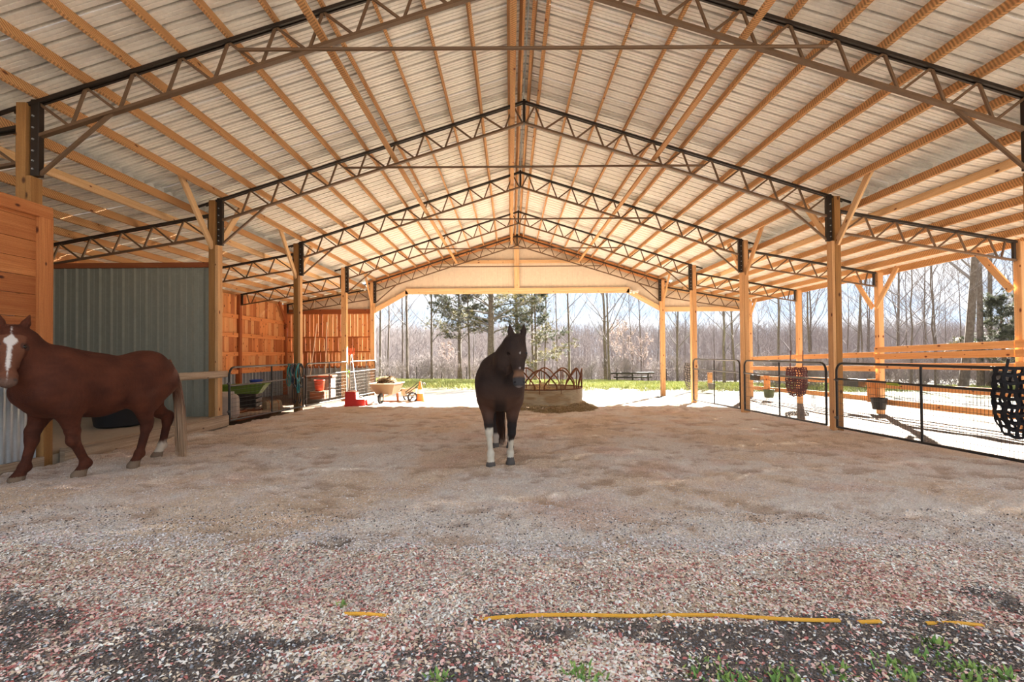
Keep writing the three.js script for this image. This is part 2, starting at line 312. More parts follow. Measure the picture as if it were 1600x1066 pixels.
// ---------------------------------------------------------------- end wall
const wallBack = struct('wall_back');
{
  const D = 20.4, pw = 0.9144;
  const yb = (x) => { const o = Math.abs(x - RX); return o < 4.72 ? 4.08 : o < 6.1 ? mix(4.08, 3.3, (o - 4.72) / 1.38) : 3.27; };
  const yt = (x) => { const o = Math.abs(x - RX); return o < 6.4 ? chordTop(o) + 0.13 : wingTop(o) + 0.13; };
  for (let x = XLL; x < XRR - 0.1; x += pw) {
    const w = Math.min(pw, XRR + 0.08 - x);
    // split where the outline bends so that sheets follow the roof and the opening
    const prof = profile(w); const extra = [RX, RX - 4.72, RX + 4.72, RX - 6.1, RX + 6.1, RX - 6.39, RX + 6.39, RX - 6.41, RX + 6.41].map((q) => q - x).filter((q) => q > 0.02 && q < w - 0.02);
    for (const q of extra) if (!prof.some((p) => Math.abs(p[0] - q) < 0.001)) prof.push([q, 0]);
    prof.sort((a, b) => a[0] - b[0]);
    part(wallBack, 'wall_panel', sheet(prof.map(([s, h]) => [s, h * 0.06]), (s) => P(x + s, yb(x + s), D), (s) => P(x + s, yt(x + s), D), V(0, 0, -1)), M.gable);
  }
  const o = M.postOrange, z = 20.33;
  part(wallBack, 'header', beam(P(RX - 4.75, 4.17, z), P(RX + 4.75, 4.17, z), 0.045, 0.24), M.pine);
  for (const s of [-1, 1]) {
    part(wallBack, 'haunch', beam(P(RX + s * 4.66, 4.15, z), P(RX + s * 6.08, 3.36, z), 0.045, 0.2), M.pine);
    part(wallBack, 'header', beam(P(RX + s * 6.1, 3.34, z), P(RX + s * 9.76, 3.34, z), 0.045, 0.2), s < 0 ? M.trimDark : M.pine);
    part(wallBack, 'rafter', beam(P(RX + s * 0.05, chordTop(0.05) + 0.0, z), P(RX + s * 6.3, chordTop(6.3) + 0.0, z), 0.045, 0.24), M.board[0]);
    part(wallBack, 'rafter', beam(P(RX + s * 6.4, wingTop(6.4), z), P(RX + s * 9.9, wingTop(9.9), z), 0.045, 0.22), M.pine);
    part(wallBack, 'girt', beam(P(RX + s * 0.1, 5.41, z), P(RX + s * 3.3, 5.41, z), 0.04, 0.14), M.pine);
  }
  part(wallBack, 'king_post', upright(RX - 0.02, 4.28, 6.4, -20.28, 0.22, 0.05), M.pine);
  // boarding at the left: three tiers of upright boards on girts
  const tiers = [[1.02, 1.62], [1.66, 2.24], [2.28, 3.24]];
  tiers.forEach(([a, b], ti) => { let x = XLL + 0.08; while (x < XL - 0.12) { const w = Math.min(rr(0.13, 0.24), XL - 0.08 - x); part(wallBack, 'board', beam(P(x + w / 2, a, 20.3 + rr(-0.006, 0.006)), P(x + w / 2, b, 20.3), w - 0.006, 0.022, V(0, 0, 1)), M.board[Math.floor(R() * 5)]); x += w; } });
  for (const y of [1.0, 1.64, 2.26]) part(wallBack, 'girt', beam(P(XLL, y, 20.335), P(XL - 0.05, y, 20.335), 0.05, 0.09), M.trimDark);
  part(wallBack, 'wall_panel', sheet(profile(3.65), (s) => P(XLL + s, -0.35, 20.36), (s) => P(XLL + s, 1.05, 20.36), V(0, 0, 1)), M.galv);
}
// left side wall, deep part behind the gates
const wallLeft = struct('wall_left');
{
  for (const [a, b] of [[0.98, 1.54], [1.56, 2.2], [2.22, 2.84], [2.86, 3.6]]) { let d = 9.6; while (d < 20.2) { const w = Math.min(rr(0.18, 0.28), 20.3 - d); part(wallLeft, 'board', beam(P(XLL - 0.02 + rr(-0.005, 0.005), a, d + w / 2), P(XLL - 0.02, b, d + w / 2), w - 0.006, 0.022, V(1, 0, 0)), M.board[Math.floor(R() * 5)]); d += w; } }
  for (const y of [0.95, 1.57, 2.22, 2.86]) part(wallLeft, 'girt', beam(P(XLL + 0.02, y, 9.55), P(XLL + 0.02, y, 20.25), 0.05, 0.14), M.board[2]);
  part(wallLeft, 'wall_panel', sheet(profile(18.2), (s) => P(XLL - 0.06, -0.4, 2.3 + s), (s) => P(XLL - 0.06, s < 7.2 ? 3.62 : 1.0, 2.3 + s), V(1, 0, 0)), M.galv);
}
// partition of grey-green siding behind the left stall
const wallSide = struct('wall_partition');
{
  let x = XLL; while (x < -5.95) { const w = Math.min(0.9144, -5.9 - x); part(wallSide, 'siding_panel', sheet(profile(w, [[0, 0], [0.008, 0.034], [0.022, 0.034], [0.042, 0], [0.105, 0], [0.109, 0.003], [0.124, 0.003], [0.128, 0], [0.2286, 0]]), (s) => P(x + s, 0.2, 9.5), (s) => P(x + s, 3.26, 9.5), V(0, 0, 1)), M.siding); x += w; }
  part(wallSide, 'top_trim', beam(P(XLL, 3.3, 9.47), P(-5.87, 3.3, 9.47), 0.06, 0.1), M.trimDark);
}
// plank side wall between the camera and the stall, galvanised sheet below
const wallPlank = struct('wall_plank');
{
  let y = 1.3; while (y < 3.2) { const h = Math.min(rr(0.2, 0.29), 3.24 - y); part(wallPlank, 'board', beam(P(-5.62 + rr(-0.003, 0.003), y + h / 2, 5.72), P(-5.62, y + h / 2, 2.1), 0.03, h - 0.005), M.wall[Math.floor(R() * 3)]); y += h; }
  part(wallPlank, 'top_trim', beam(P(-5.585, 3.24, 5.84), P(-5.585, 3.24, 2.1), 0.05, 0.15), M.wall[0]);
  part(wallPlank, 'end_trim', upright(-5.585, 0.9, 3.17, -5.76, 0.05, 0.17), M.wall[2]);
  part(wallPlank, 'corner_post', upright(-5.66, 0.0, 3.2, -5.83, 0.13, 0.12), M.post);
  part(wallPlank, 'wall_panel', sheet(profile(3.6, [[0, 0], [0.012, 0.008], [0.026, 0.012], [0.04, 0.008], [0.052, 0], [0.066, -0.003], [0.0762, 0]], 0.0762), (s) => P(-5.62, 0.15, 2.1 + s), (s) => P(-5.62, 1.32, 2.1 + s), V(1, 0, 0)), M.galv);
  part(wallPlank, 'base_board', beam(P(-5.58, 0.22, 5.74), P(-5.58, 0.27, 2.1), 0.045, 0.2), M.grey);
}
// stall: concrete floor, timber curb, rail
struct('floor_stall', box((XLL - 5.6) / 2, 0.2, -7.65, 3.9, 0.22, 3.7), M.concrete);
tag(part(scene, 'curb_board', [beam(P(-5.54, 0.25, 5.95), P(-5.54, 0.245, 9.4), 0.06, 0.2), beam(P(-5.535, 0.36, 5.98), P(-5.535, 0.345, 9.3), 0.13, 0.025)], M.grey), 'weathered timber curb along the edge of the concrete stall floor', 'curb');
tag(part(scene, 'stall_rail', [beam(P(-5.68, 1.16, 5.9), P(-5.68, 1.14, 9.62), 0.05, 0.135, V(0, 1, 0), 0.02)], M.grey), 'weathered grey rail across the stall opening behind the chestnut horse', 'rail');

// ---------------------------------------------------------------- ground
function bedTex(seed, base, n, cols, size) {                        // shavings drawn one by one; colour and height together
  const S = 1024, r = mulberry(seed), cv = document.createElement('canvas'), hv = document.createElement('canvas');
  cv.width = cv.height = hv.width = hv.height = S; const c = cv.getContext('2d'), h = hv.getContext('2d');
  c.fillStyle = base; c.fillRect(0, 0, S, S); h.fillStyle = '#303030'; h.fillRect(0, 0, S, S);
  for (let i = 0; i < n; i++) {
    const x = r() * S, y = r() * S, l = size * (0.4 + r()), w = l * (0.25 + 0.4 * r()), a = r() * 6.3, col = cols[Math.floor(r() * cols.length)], gl = Math.floor(70 + 185 * (i / n) * (0.5 + 0.5 * r()));
    for (const dx of [0, -S, S]) for (const dy of [0, -S, S]) {
      if (x + dx < -l || x + dx > S + l || y + dy < -l || y + dy > S + l) continue;
      for (const [k, f] of [[c, col], [h, `rgb(${gl},${gl},${gl})`]]) { k.save(); k.translate(x + dx, y + dy); k.rotate(a); k.fillStyle = f; k.beginPath(); k.ellipse(0, 0, l, w, 0, 0, 6.29); k.fill(); k.restore(); }
    }
  }
  const mk = (q, srgb) => { const t = new THREE.CanvasTexture(q); t.wrapS = t.wrapT = THREE.RepeatWrapping; if (srgb) t.colorSpace = THREE.SRGBColorSpace; return t; };
  return [mk(cv, true), mk(hv, false)];
}
const [bedC, bedH] = bedTex(5, '#e6e0da', 26000, ['#fdfaf5', '#f8f2ea', '#f2eae0', '#eae0d6', '#ffffff', '#f5ece2', '#e2d7cc', '#d2c6bb', '#c2b5ab'], 5.5);
for (const t of [bedC, bedH]) t.repeat.set(1 / 1.3, 1 / 1.3);
const [soilC, soilH] = bedTex(9, '#8e8a86', 16000, ['#b8b4b0', '#d0ccc8', '#a09890', '#807870', '#efeae4', '#6c6660', '#989490'], 6);
for (const t of [soilC, soilH]) t.repeat.set(1 / 2.2, 1 / 2.2);
M.floor = new THREE.MeshStandardMaterial({ map: bedC, bumpMap: bedH, bumpScale: 0.012, vertexColors: true, roughness: 0.95 });
M.soil = new THREE.MeshStandardMaterial({ map: soilC, bumpMap: soilH, bumpScale: 0.02, vertexColors: true, roughness: 1 });

// dark damp soil showing through the shavings: patches with ragged edges
function soilAt(x, d) {
  const n = fbm(x * 0.55 + 3, d * 1.25, 1.1, 4) * 1.7 + fbm(x * 2.6, d * 4.2, 7.7, 3) * 0.55 + fbm(x * 11, d * 14, 4.7, 2) * 0.35;
  const front = sm(2.9, 1.75, d + 0.25 * fbm(x * 0.9, 0.2, 2.2, 2) + 0.05 * Math.abs(x) * (x < 0 ? -0.9 : -0.15));
  return clamp((n + front * 0.62 - 0.56 + 0.14 * sm(4.5, 2.8, d)) * 3.6);
}
function scuff(x, d) { return sm(0.05, 0.36, 0.55 * fbm(x * 0.8 + 9, d * 1.5 + 2, 2.2, 4) + 0.95 * fbm(x * 4.2, d * 5.4, 3.4, 3) + 0.03); }
function bedding(x, d) {                                             // linear colour of the bedding itself: pale shavings, tan and reddish ones mixed in, damp scuffs, mud out in the yard
  const n = fbm(x * 0.5, d * 0.5, 5.5, 3), n2 = fbm(x * 0.9 + 31, d * 1.1, 8.2, 3), wet = fbm(x * 2.2, d * 3, 5.0, 3);
  let c = mix3([0.83, 0.765, 0.71], [0.76, 0.63, 0.49], sm(-0.1, 0.3, n + 0.5 * fbm(x * 3, d * 3, 2.7, 2)));
  c = mix3(c, [0.60, 0.35, 0.25], 0.4 * sm(0.1, 0.4, n2));
  c = mix3(c, [0.44, 0.32, 0.23], 0.68 * scuff(x, d));
  c = mix3(c, mix3([0.055, 0.04, 0.031], [0.022, 0.016, 0.013], sm(-0.05, 0.25, wet)), sm(17.6, 19.2, d + 1.2 * n));
  c = mix3(c, [0.17, 0.14, 0.125], soilAt(x, d) * sm(4.4, 3.1, d));
  return c.map((q) => Math.min(0.9, q * 1.12));
}
function bedHeight(x, d) {
  const rough = 0.075 * fbm(x * 1.1, d * 1.4, 0.9, 4) + 0.045 * fbm(x * 4, d * 5, 6.1, 3);
  return gPlane(x, d) + rough - 0.02 * scuff(x, d) + 0.02;
}
function gridMesh(xs, ds, yf, cf) {
  const nx = xs.length, pos = [], col = [], uv = [], idx = [];
  for (const d of ds) for (const x of xs) { pos.push(x, yf(x, d), -d); col.push(...cf(x, d)); uv.push(x, d); }
  for (let j = 0; j < ds.length - 1; j++) for (let i = 0; i < nx - 1; i++) { const a = j * nx + i, b = a + 1, c = a + nx, e = c + 1; idx.push(a, b, e, a, e, c); }
  const g = new THREE.BufferGeometry(); g.setAttribute('position', new THREE.Float32BufferAttribute(pos, 3)); g.setAttribute('color', new THREE.Float32BufferAttribute(col, 3)); g.setAttribute('uv', new THREE.Float32BufferAttribute(uv, 2)); g.setIndex(idx); g.computeVertexNormals(); return g;
}
const range = (a, b, n, f = (t) => t) => Array.from({ length: n }, (_, i) => mix(a, b, f(i / (n - 1))));
{
  const xs = range(-5.52, 7.2, 330), ds = range(0, 1, 330, (t) => t).map((t) => 1.2 * Math.pow(21.2 / 1.2, t));
  struct('floor', gridMesh(xs, ds, (x, d) => bedHeight(x, d) - 0.12 * sm(20.0, 21.2, d) - 0.1 * sm(6.7, 7.2, x), bedding), M.floor);
}
{ // the land round the barn
  const warp = (t) => { const u = 2 * t - 1; return u * 0.16 + 0.84 * Math.pow(Math.abs(u), 3.2) * Math.sign(u); };
  const xs = range(0, 1, 300).map((t) => 6 + 175 * warp(t)), ds = [...range(-60, 0, 24), ...range(0.4, 20, 34), ...range(20.3, 46, 96), ...range(47, 250, 90)];
  const inside = (x, d) => sm(-9.7, -9.0, x) * sm(7.3, 6.7, x) * sm(1.0, 1.8, d) * sm(21.0, 20.6, d);
  const color = (x, d) => {
    const n = fbm(x * 0.35, d * 0.35, 2.0, 4), n2 = fbm(x * 1.6, d * 2.2, 5.0, 3), n3 = fbm(x * 0.08, d * 0.08, 1, 3);
    const sand = mix3([0.50, 0.43, 0.36], [0.38, 0.32, 0.26], sm(-0.1, 0.3, n2));
    const mud = mix3([0.055, 0.04, 0.031], [0.022, 0.016, 0.013], sm(-0.1, 0.25, n2));
    const grass = mix3([0.17, 0.18, 0.045], [0.25, 0.22, 0.09], sm(-0.2, 0.35, n + n2 * 0.6));
    const litter = mix3([0.12, 0.095, 0.08], [0.08, 0.065, 0.055], sm(-0.2, 0.3, n3 + n2 * 0.5));
    const dd = d + Math.max(0, x - 9) * 0.62;
    let c = mix3(sand, mud, sm(19.5, 21.5, dd + 4 * n));
    c = mix3(c, grass, sm(22.5, 24.8, dd + 6 * n + 2 * n2));
    c = mix3(c, litter, sm(38, 41.5, dd + 4 * n));
    if (x < 7.2 && x > XLL && d < 20.5) c = mix3([0.42, 0.31, 0.21], [0.28, 0.19, 0.12], sm(0, 0.3, n2));
    if (x < XLL - 0.3 && d < 30) c = mix3(sand, mud, 0.5);
    if (d < 1.2) c = mix3([0.78, 0.72, 0.65], [0.66, 0.60, 0.53], sm(-0.2, 0.3, n));  // unseen ground behind the camera, made pale to bounce light onto the ceiling
    return c;
  };
  struct('ground', gridMesh(xs, ds, (x, d) => gy(x, d) - 0.13 * inside(x, d) + (x < 7.2 && d < 21 ? 0 : 0.05 * fbm(x * 1.2, d * 1.5, 3.3, 3)), color), M.soil);
}

// loose shavings, gravel and leaf bits lying on the floor in front
{
  const flake = (() => { const pos = [], n = 5, L = 1, Wd = 0.42; for (let i = 0; i < n - 1; i++) { const q = (t) => { const a = (t - 0.5) * 1.9; return [Math.sin(a) * 0.58 * L, (Math.cos(a) - 0.62) * 0.42 * L]; }; const [x0, y0] = q(i / (n - 1)), [x1, y1] = q((i + 1) / (n - 1)), w0 = Wd * (0.6 + 0.4 * Math.sin(Math.PI * i / (n - 1))) / 2, w1 = Wd * (0.6 + 0.4 * Math.sin(Math.PI * (i + 1) / (n - 1))) / 2; pos.push(x0, y0, -w0, x0, y0, w0, x1, y1, w1, x0, y0, -w0, x1, y1, w1, x1, y1, -w1); } return raw(pos); })();
  const stone = new THREE.IcosahedronGeometry(0.5, 0); { const p = stone.attributes.position; for (let i = 0; i < p.count; i++) { const v = V(p.getX(i), p.getY(i), p.getZ(i)), k = 1 + 0.4 * nz(v.x * 3, v.y * 3, v.z * 3 + 4); p.setXYZ(i, v.x * k, v.y * k * 0.7, v.z * k * 0.85); } stone.computeVertexNormals(); }
  const mFlake = new THREE.MeshStandardMaterial({ roughness: 0.85, side: THREE.DoubleSide }), mStone = new THREE.MeshStandardMaterial({ roughness: 0.8 });
  const rng = mulberry(99), q = new THREE.Quaternion(), e = new THREE.Euler(), mt = new THREE.Matrix4(), col = new THREE.Color();
  const cream = [0.87, 0.77, 0.68], pink = [0.72, 0.44, 0.38], red = [0.42, 0.14, 0.12], tan = [0.68, 0.53, 0.38], white = [0.80, 0.76, 0.72], dark = [0.10, 0.07, 0.055], lav = [0.62, 0.55, 0.53];
  const fl = [], st = [];
  const N = 330000;
  for (let i = 0; i < N; i++) {
    const d = 1.5 + Math.pow(rng(), 1.55) * 7.5, x = (rng() * 2 - 1) * Math.min(6.3, d * 1.12 + 0.25);
    if (x < -5.45) continue;
    const s = soilAt(x, d), near = sm(3.5, 2.75, d + 0.5 * fbm(x * 0.9, d, 3, 2)), u = rng();
    if (u > (d < 3.4 ? mix(1, 0.17, s) : mix(0.5, 0.3, sm(4, 7, d)))) continue;
    if (d > 3.2 && scuff(x, d) > rng() * 1.1) continue;
    let c; const v = rng(), rd = near * (0.26 + 0.34 * sm(-0.2, 0.3, fbm(x * 1.3, d * 1.6, 9.9, 3)));
    if (v < rd * 0.45) c = red; else if (v < rd) c = pink; else if (v < rd + 0.04 * near) c = dark; else if (v < rd + 0.28) c = near > 0.4 ? tan : lav; else if (v < rd + 0.75) c = near > 0.4 ? cream : [0.74, 0.67, 0.64]; else c = white;
    if (d > 5) c = mix3(c, bedding(x, d), 0.55);
    const k = 0.75 + 0.5 * rng(); fl.push([x, d, c.map((w) => Math.min(0.9, w * k)), (0.013 + 0.016 * rng() * rng()) * mix(1, 0.75, sm(3, 4, d))]);
  }
  for (let i = 0; i < 120000; i++) {
    const d = 1.5 + Math.pow(rng(), 1.3) * 2.6, x = (rng() * 2 - 1) * (d * 1.12 + 0.25); if (x < -5.45) continue;
    if (rng() > 0.12 + 0.9 * soilAt(x, d)) continue;
    const v = rng(), k = 0.7 + 0.6 * rng(); const c = v < 0.45 ? [0.10, 0.08, 0.07] : v < 0.8 ? [0.18, 0.135, 0.11] : v < 0.96 ? [0.25, 0.25, 0.265] : [0.46, 0.48, 0.51];
    st.push([x, d, c.map((w) => w * k), 0.006 + 0.012 * rng() * rng()]);
  }
  for (const [list, geo, mat, name, label] of [[fl, flake, mFlake, 'wood_shavings', 'loose pale and reddish wood shavings scattered over the barn floor'], [st, stone, mStone, 'gravel', 'dark gravel and soil crumbs along the front of the barn floor']]) {
    const im = new THREE.InstancedMesh(geo, mat, list.length); im.name = name;
    list.forEach(([x, d, c, s], i) => {
      const isF = list === fl; e.set((rng() - 0.5) * 0.8, rng() * 6.3, (rng() - 0.5) * 0.8); q.setFromEuler(e);
      mt.compose(V(x, bedHeight(x, d) + s * (isF ? 0.25 : 0.2), -d), q, V(s, s * (isF ? 0.8 : 1), s * (0.7 + 0.8 * rng()))); im.setMatrixAt(i, mt); im.setColorAt(i, col.setRGB(...c));
    });
    im.castShadow = im.receiveShadow = true; tag(im, label, name === 'gravel' ? 'gravel' : 'shavings', null, 'stuff'); scene.add(im);
  }
}
// weeds at the threshold
{
  const blade = (A, x, y, z, h, lean, a, c) => { const w = 0.004 + 0.004 * R(), dx = Math.cos(a), dz = Math.sin(a); const p = [[x - dz * w, y, z + dx * w], [x + dz * w, y, z - dx * w], [x + dx * lean * 0.4 + dz * w, y + h * 0.6, z + dz * lean * 0.4 - dx * w], [x + dx * lean * 0.4 - dz * w, y + h * 0.6, z + dz * lean * 0.4 + dx * w], [x + dx * lean, y + h, z + dz * lean]]; for (const t of [[0, 1, 2], [0, 2, 3], [3, 2, 4]]) for (const k of t) { A.p.push(...p[k]); A.u.push(0, 0); A.c.push(...c); } };
  const mG = new THREE.MeshStandardMaterial({ vertexColors: true, roughness: 0.8, side: THREE.DoubleSide });
  const spots = [[1095, 1050, 0.13], [1150, 1056, 0.1], [1215, 1052, 0.09], [1300, 1052, 0.08], [1390, 1046, 0.13], [1465, 1030, 0.12], [1510, 1054, 0.1], [1545, 1050, 0.09], [1448, 1004, 0.07], [683, 1058, 0.05], [897, 1046, 0.07], [920, 1056, 0.07], [534, 945, 0.03]];
  spots.forEach(([px, py, r]) => {
    let d = 2; for (let i = 0; i < 8; i++) { const y = py + 0.0076 * (px - 800) - 553; d = clamp((1.5 - bedHeight((px - 798) / F * d, d)) * F / y, 1.6, 4); }
    const x = (px - 798) / F * d, A = acc();
    r *= 0.8; const n = Math.round(700 * r);
    for (let i = 0; i < n; i++) { const a = R() * 6.3, q = Math.sqrt(R()) * r; const t = R(); blade(A, Math.cos(a) * q, -0.01, Math.sin(a) * q * 0.8, rr(0.015, 0.045), rr(0.01, 0.04), R() * 6.3, mix3([0.10, 0.24, 0.05], [0.32, 0.42, 0.10], t)); }
    const m = part(scene, 'grass_tuft', raw(A.p, A.u, null, A.c), mG); m.position.set(x, bedHeight(x, d), -d);
    tag(m, 'small tuft of green grass growing through the gravel at the barn threshold', 'grass', 'grass tufts along the threshold');
  });
}
// half buried yellow strap
{
  const A = [], place = (px, py) => { const d = (() => { let q = 2.3; for (let i = 0; i < 8; i++) q = (1.5 - bedHeight((px - 798) / F * q, q)) * F / (py + 0.0076 * (px - 800) - 553); return q; })(); return V((px - 798) / F * d, bedHeight((px - 798) / F * d, d), -d); };
  const runs = [[[536, 957, 0.003], [570, 959, 0.008], [605, 960, 0.002]], [[735, 967, 0.0], [770, 965, 0.007], [830, 962, 0.01], [900, 962, 0.012], [980, 964, 0.013], [1060, 963, 0.014], [1130, 964, 0.014], [1200, 968, 0.012], [1260, 971, 0.013], [1306, 970, 0.008]], [[1335, 971, 0.003], [1370, 971, 0.006]], [[1440, 973, 0.003], [1490, 975, 0.01], [1530, 977, 0.004]]];
  for (const r of runs) {
    const c = new THREE.CatmullRomCurve3(r.map(([x, y, h]) => place(x, y).add(V(0, h, 0)))), n = 60, pos = [];
    const at = (i) => { const t = i / n, p = c.getPoint(t), g = c.getTangent(t), s = V(0, 1, 0).cross(g).normalize().multiplyScalar(0.0085), u = V(0, 0.002, 0); return [p.clone().sub(s).add(u), p.clone().add(s).add(V(0, 0.005, 0)), p.clone().add(s).sub(V(0, 0.006, 0)), p.clone().sub(s).sub(V(0, 0.004, 0))]; };
    for (let i = 0; i < n; i++) { const a = at(i), b = at(i + 1); for (let k = 0; k < 4; k++) { const l = (k + 1) % 4; pos.push(...a[k].toArray(), ...a[l].toArray(), ...b[l].toArray(), ...a[k].toArray(), ...b[l].toArray(), ...b[k].toArray()); } }
    A.push(raw(pos));
  }
  tag(part(scene, 'yellow_strap', A, std(0xe2a63a, 0.6)), 'flat yellow strap lying half buried in the shavings across the foreground', 'strap');
}

// ---------------------------------------------------------------- horses: one smooth-joined skin each
// prim: [ax, ay, az, ra, bx, by, bz, rb, xs, k, sign]  xs narrows the section sideways, k is the softness of the join
function makeField(prims) {
  const n = prims.length;
  return (x, y, z) => {
    let d = 1e3;
    for (let i = 0; i < n; i++) {
      const p = prims[i], bx = (p[4] - p[0]), by = p[5] - p[1], bz = p[6] - p[2], qx = x - p[0], qy = y - p[1], qz = z - p[2];
      const bb = bx * bx + by * by + bz * bz; let h = bb > 0 ? (qx * bx + qy * by + qz * bz) / bb : 0; h = h < 0 ? 0 : h > 1 ? 1 : h;
      const ex = (qx - bx * h) / p[8], ey = qy - by * h, ez = qz - bz * h;
      const s = (Math.sqrt(ex * ex + ey * ey + ez * ez) - p[3] - (p[7] - p[3]) * h) * (p[8] < 1 ? 0.5 + 0.5 * p[8] : 1), k = p[9];
      if (p[10] > 0) { const m = k - Math.abs(d - s); d = Math.min(d, s) - (m > 0 ? m * m / (4 * k) : 0); }
      else { const m = k - Math.abs(d + s); d = Math.max(d, -s) + (m > 0 ? m * m / (4 * k) : 0); }
    }
    return d;
  };
}
function surfaceNets(f, lo, hi, h) {
  const nx = Math.ceil((hi[0] - lo[0]) / h) + 1, ny = Math.ceil((hi[1] - lo[1]) / h) + 1, nq = Math.ceil((hi[2] - lo[2]) / h) + 1;
  const g = new Float32Array(nx * ny * nq).fill(9), B = 8, id = (i, j, k) => (k * ny + j) * nx + i;
  for (let k0 = 0; k0 < nq; k0 += B) for (let j0 = 0; j0 < ny; j0 += B) for (let i0 = 0; i0 < nx; i0 += B) {
    const c = f(lo[0] + (i0 + B / 2) * h, lo[1] + (j0 + B / 2) * h, lo[2] + (k0 + B / 2) * h), far = Math.abs(c) > B * h * 1.5;
    for (let k = k0; k < Math.min(nq, k0 + B); k++) for (let j = j0; j < Math.min(ny, j0 + B); j++) for (let i = i0; i < Math.min(nx, i0 + B); i++)
      g[id(i, j, k)] = far ? c : f(lo[0] + i * h, lo[1] + j * h, lo[2] + k * h);
  }
  const vid = new Int32Array(nx * ny * nq).fill(-1), pos = [], idx = [];
  const C = [[0, 0, 0], [1, 0, 0], [0, 1, 0], [1, 1, 0], [0, 0, 1], [1, 0, 1], [0, 1, 1], [1, 1, 1]], E = [[0, 1], [0, 2], [0, 4], [1, 3], [1, 5], [2, 3], [2, 6], [3, 7], [4, 5], [4, 6], [5, 7], [6, 7]];
  for (let k = 0; k < nq - 1; k++) for (let j = 0; j < ny - 1; j++) for (let i = 0; i < nx - 1; i++) {
    const v = C.map((c) => g[id(i + c[0], j + c[1], k + c[2])]); let m = 0; for (let q = 0; q < 8; q++) if (v[q] < 0) m |= 1 << q;
    if (m === 0 || m === 255) continue;
    let x = 0, y = 0, z = 0, n = 0;
    for (const [a, b] of E) if ((v[a] < 0) !== (v[b] < 0)) { const t = v[a] / (v[a] - v[b]); x += mix(C[a][0], C[b][0], t); y += mix(C[a][1], C[b][1], t); z += mix(C[a][2], C[b][2], t); n++; }
    vid[id(i, j, k)] = pos.length / 3; pos.push(lo[0] + (i + x / n) * h, lo[1] + (j + y / n) * h, lo[2] + (k + z / n) * h);
  }
  const quad = (a, b, c, d, flip) => flip ? idx.push(a, c, b, a, d, c) : idx.push(a, b, c, a, c, d);
  for (let k = 1; k < nq - 1; k++) for (let j = 1; j < ny - 1; j++) for (let i = 1; i < nx - 1; i++) {
    const a = g[id(i, j, k)];
    const bx = g[id(i + 1, j, k)], by = g[id(i, j + 1, k)], bz = g[id(i, j, k + 1)];
    if ((a < 0) !== (bx < 0)) quad(vid[id(i, j - 1, k - 1)], vid[id(i, j, k - 1)], vid[id(i, j, k)], vid[id(i, j - 1, k)], a >= 0);
    if ((a < 0) !== (by < 0)) quad(vid[id(i - 1, j, k - 1)], vid[id(i - 1, j, k)], vid[id(i, j, k)], vid[id(i, j, k - 1)], a >= 0);
    if ((a < 0) !== (bz < 0)) quad(vid[id(i - 1, j - 1, k)], vid[id(i, j - 1, k)], vid[id(i, j, k)], vid[id(i - 1, j, k)], a >= 0);
  }
  return { pos, idx };
}
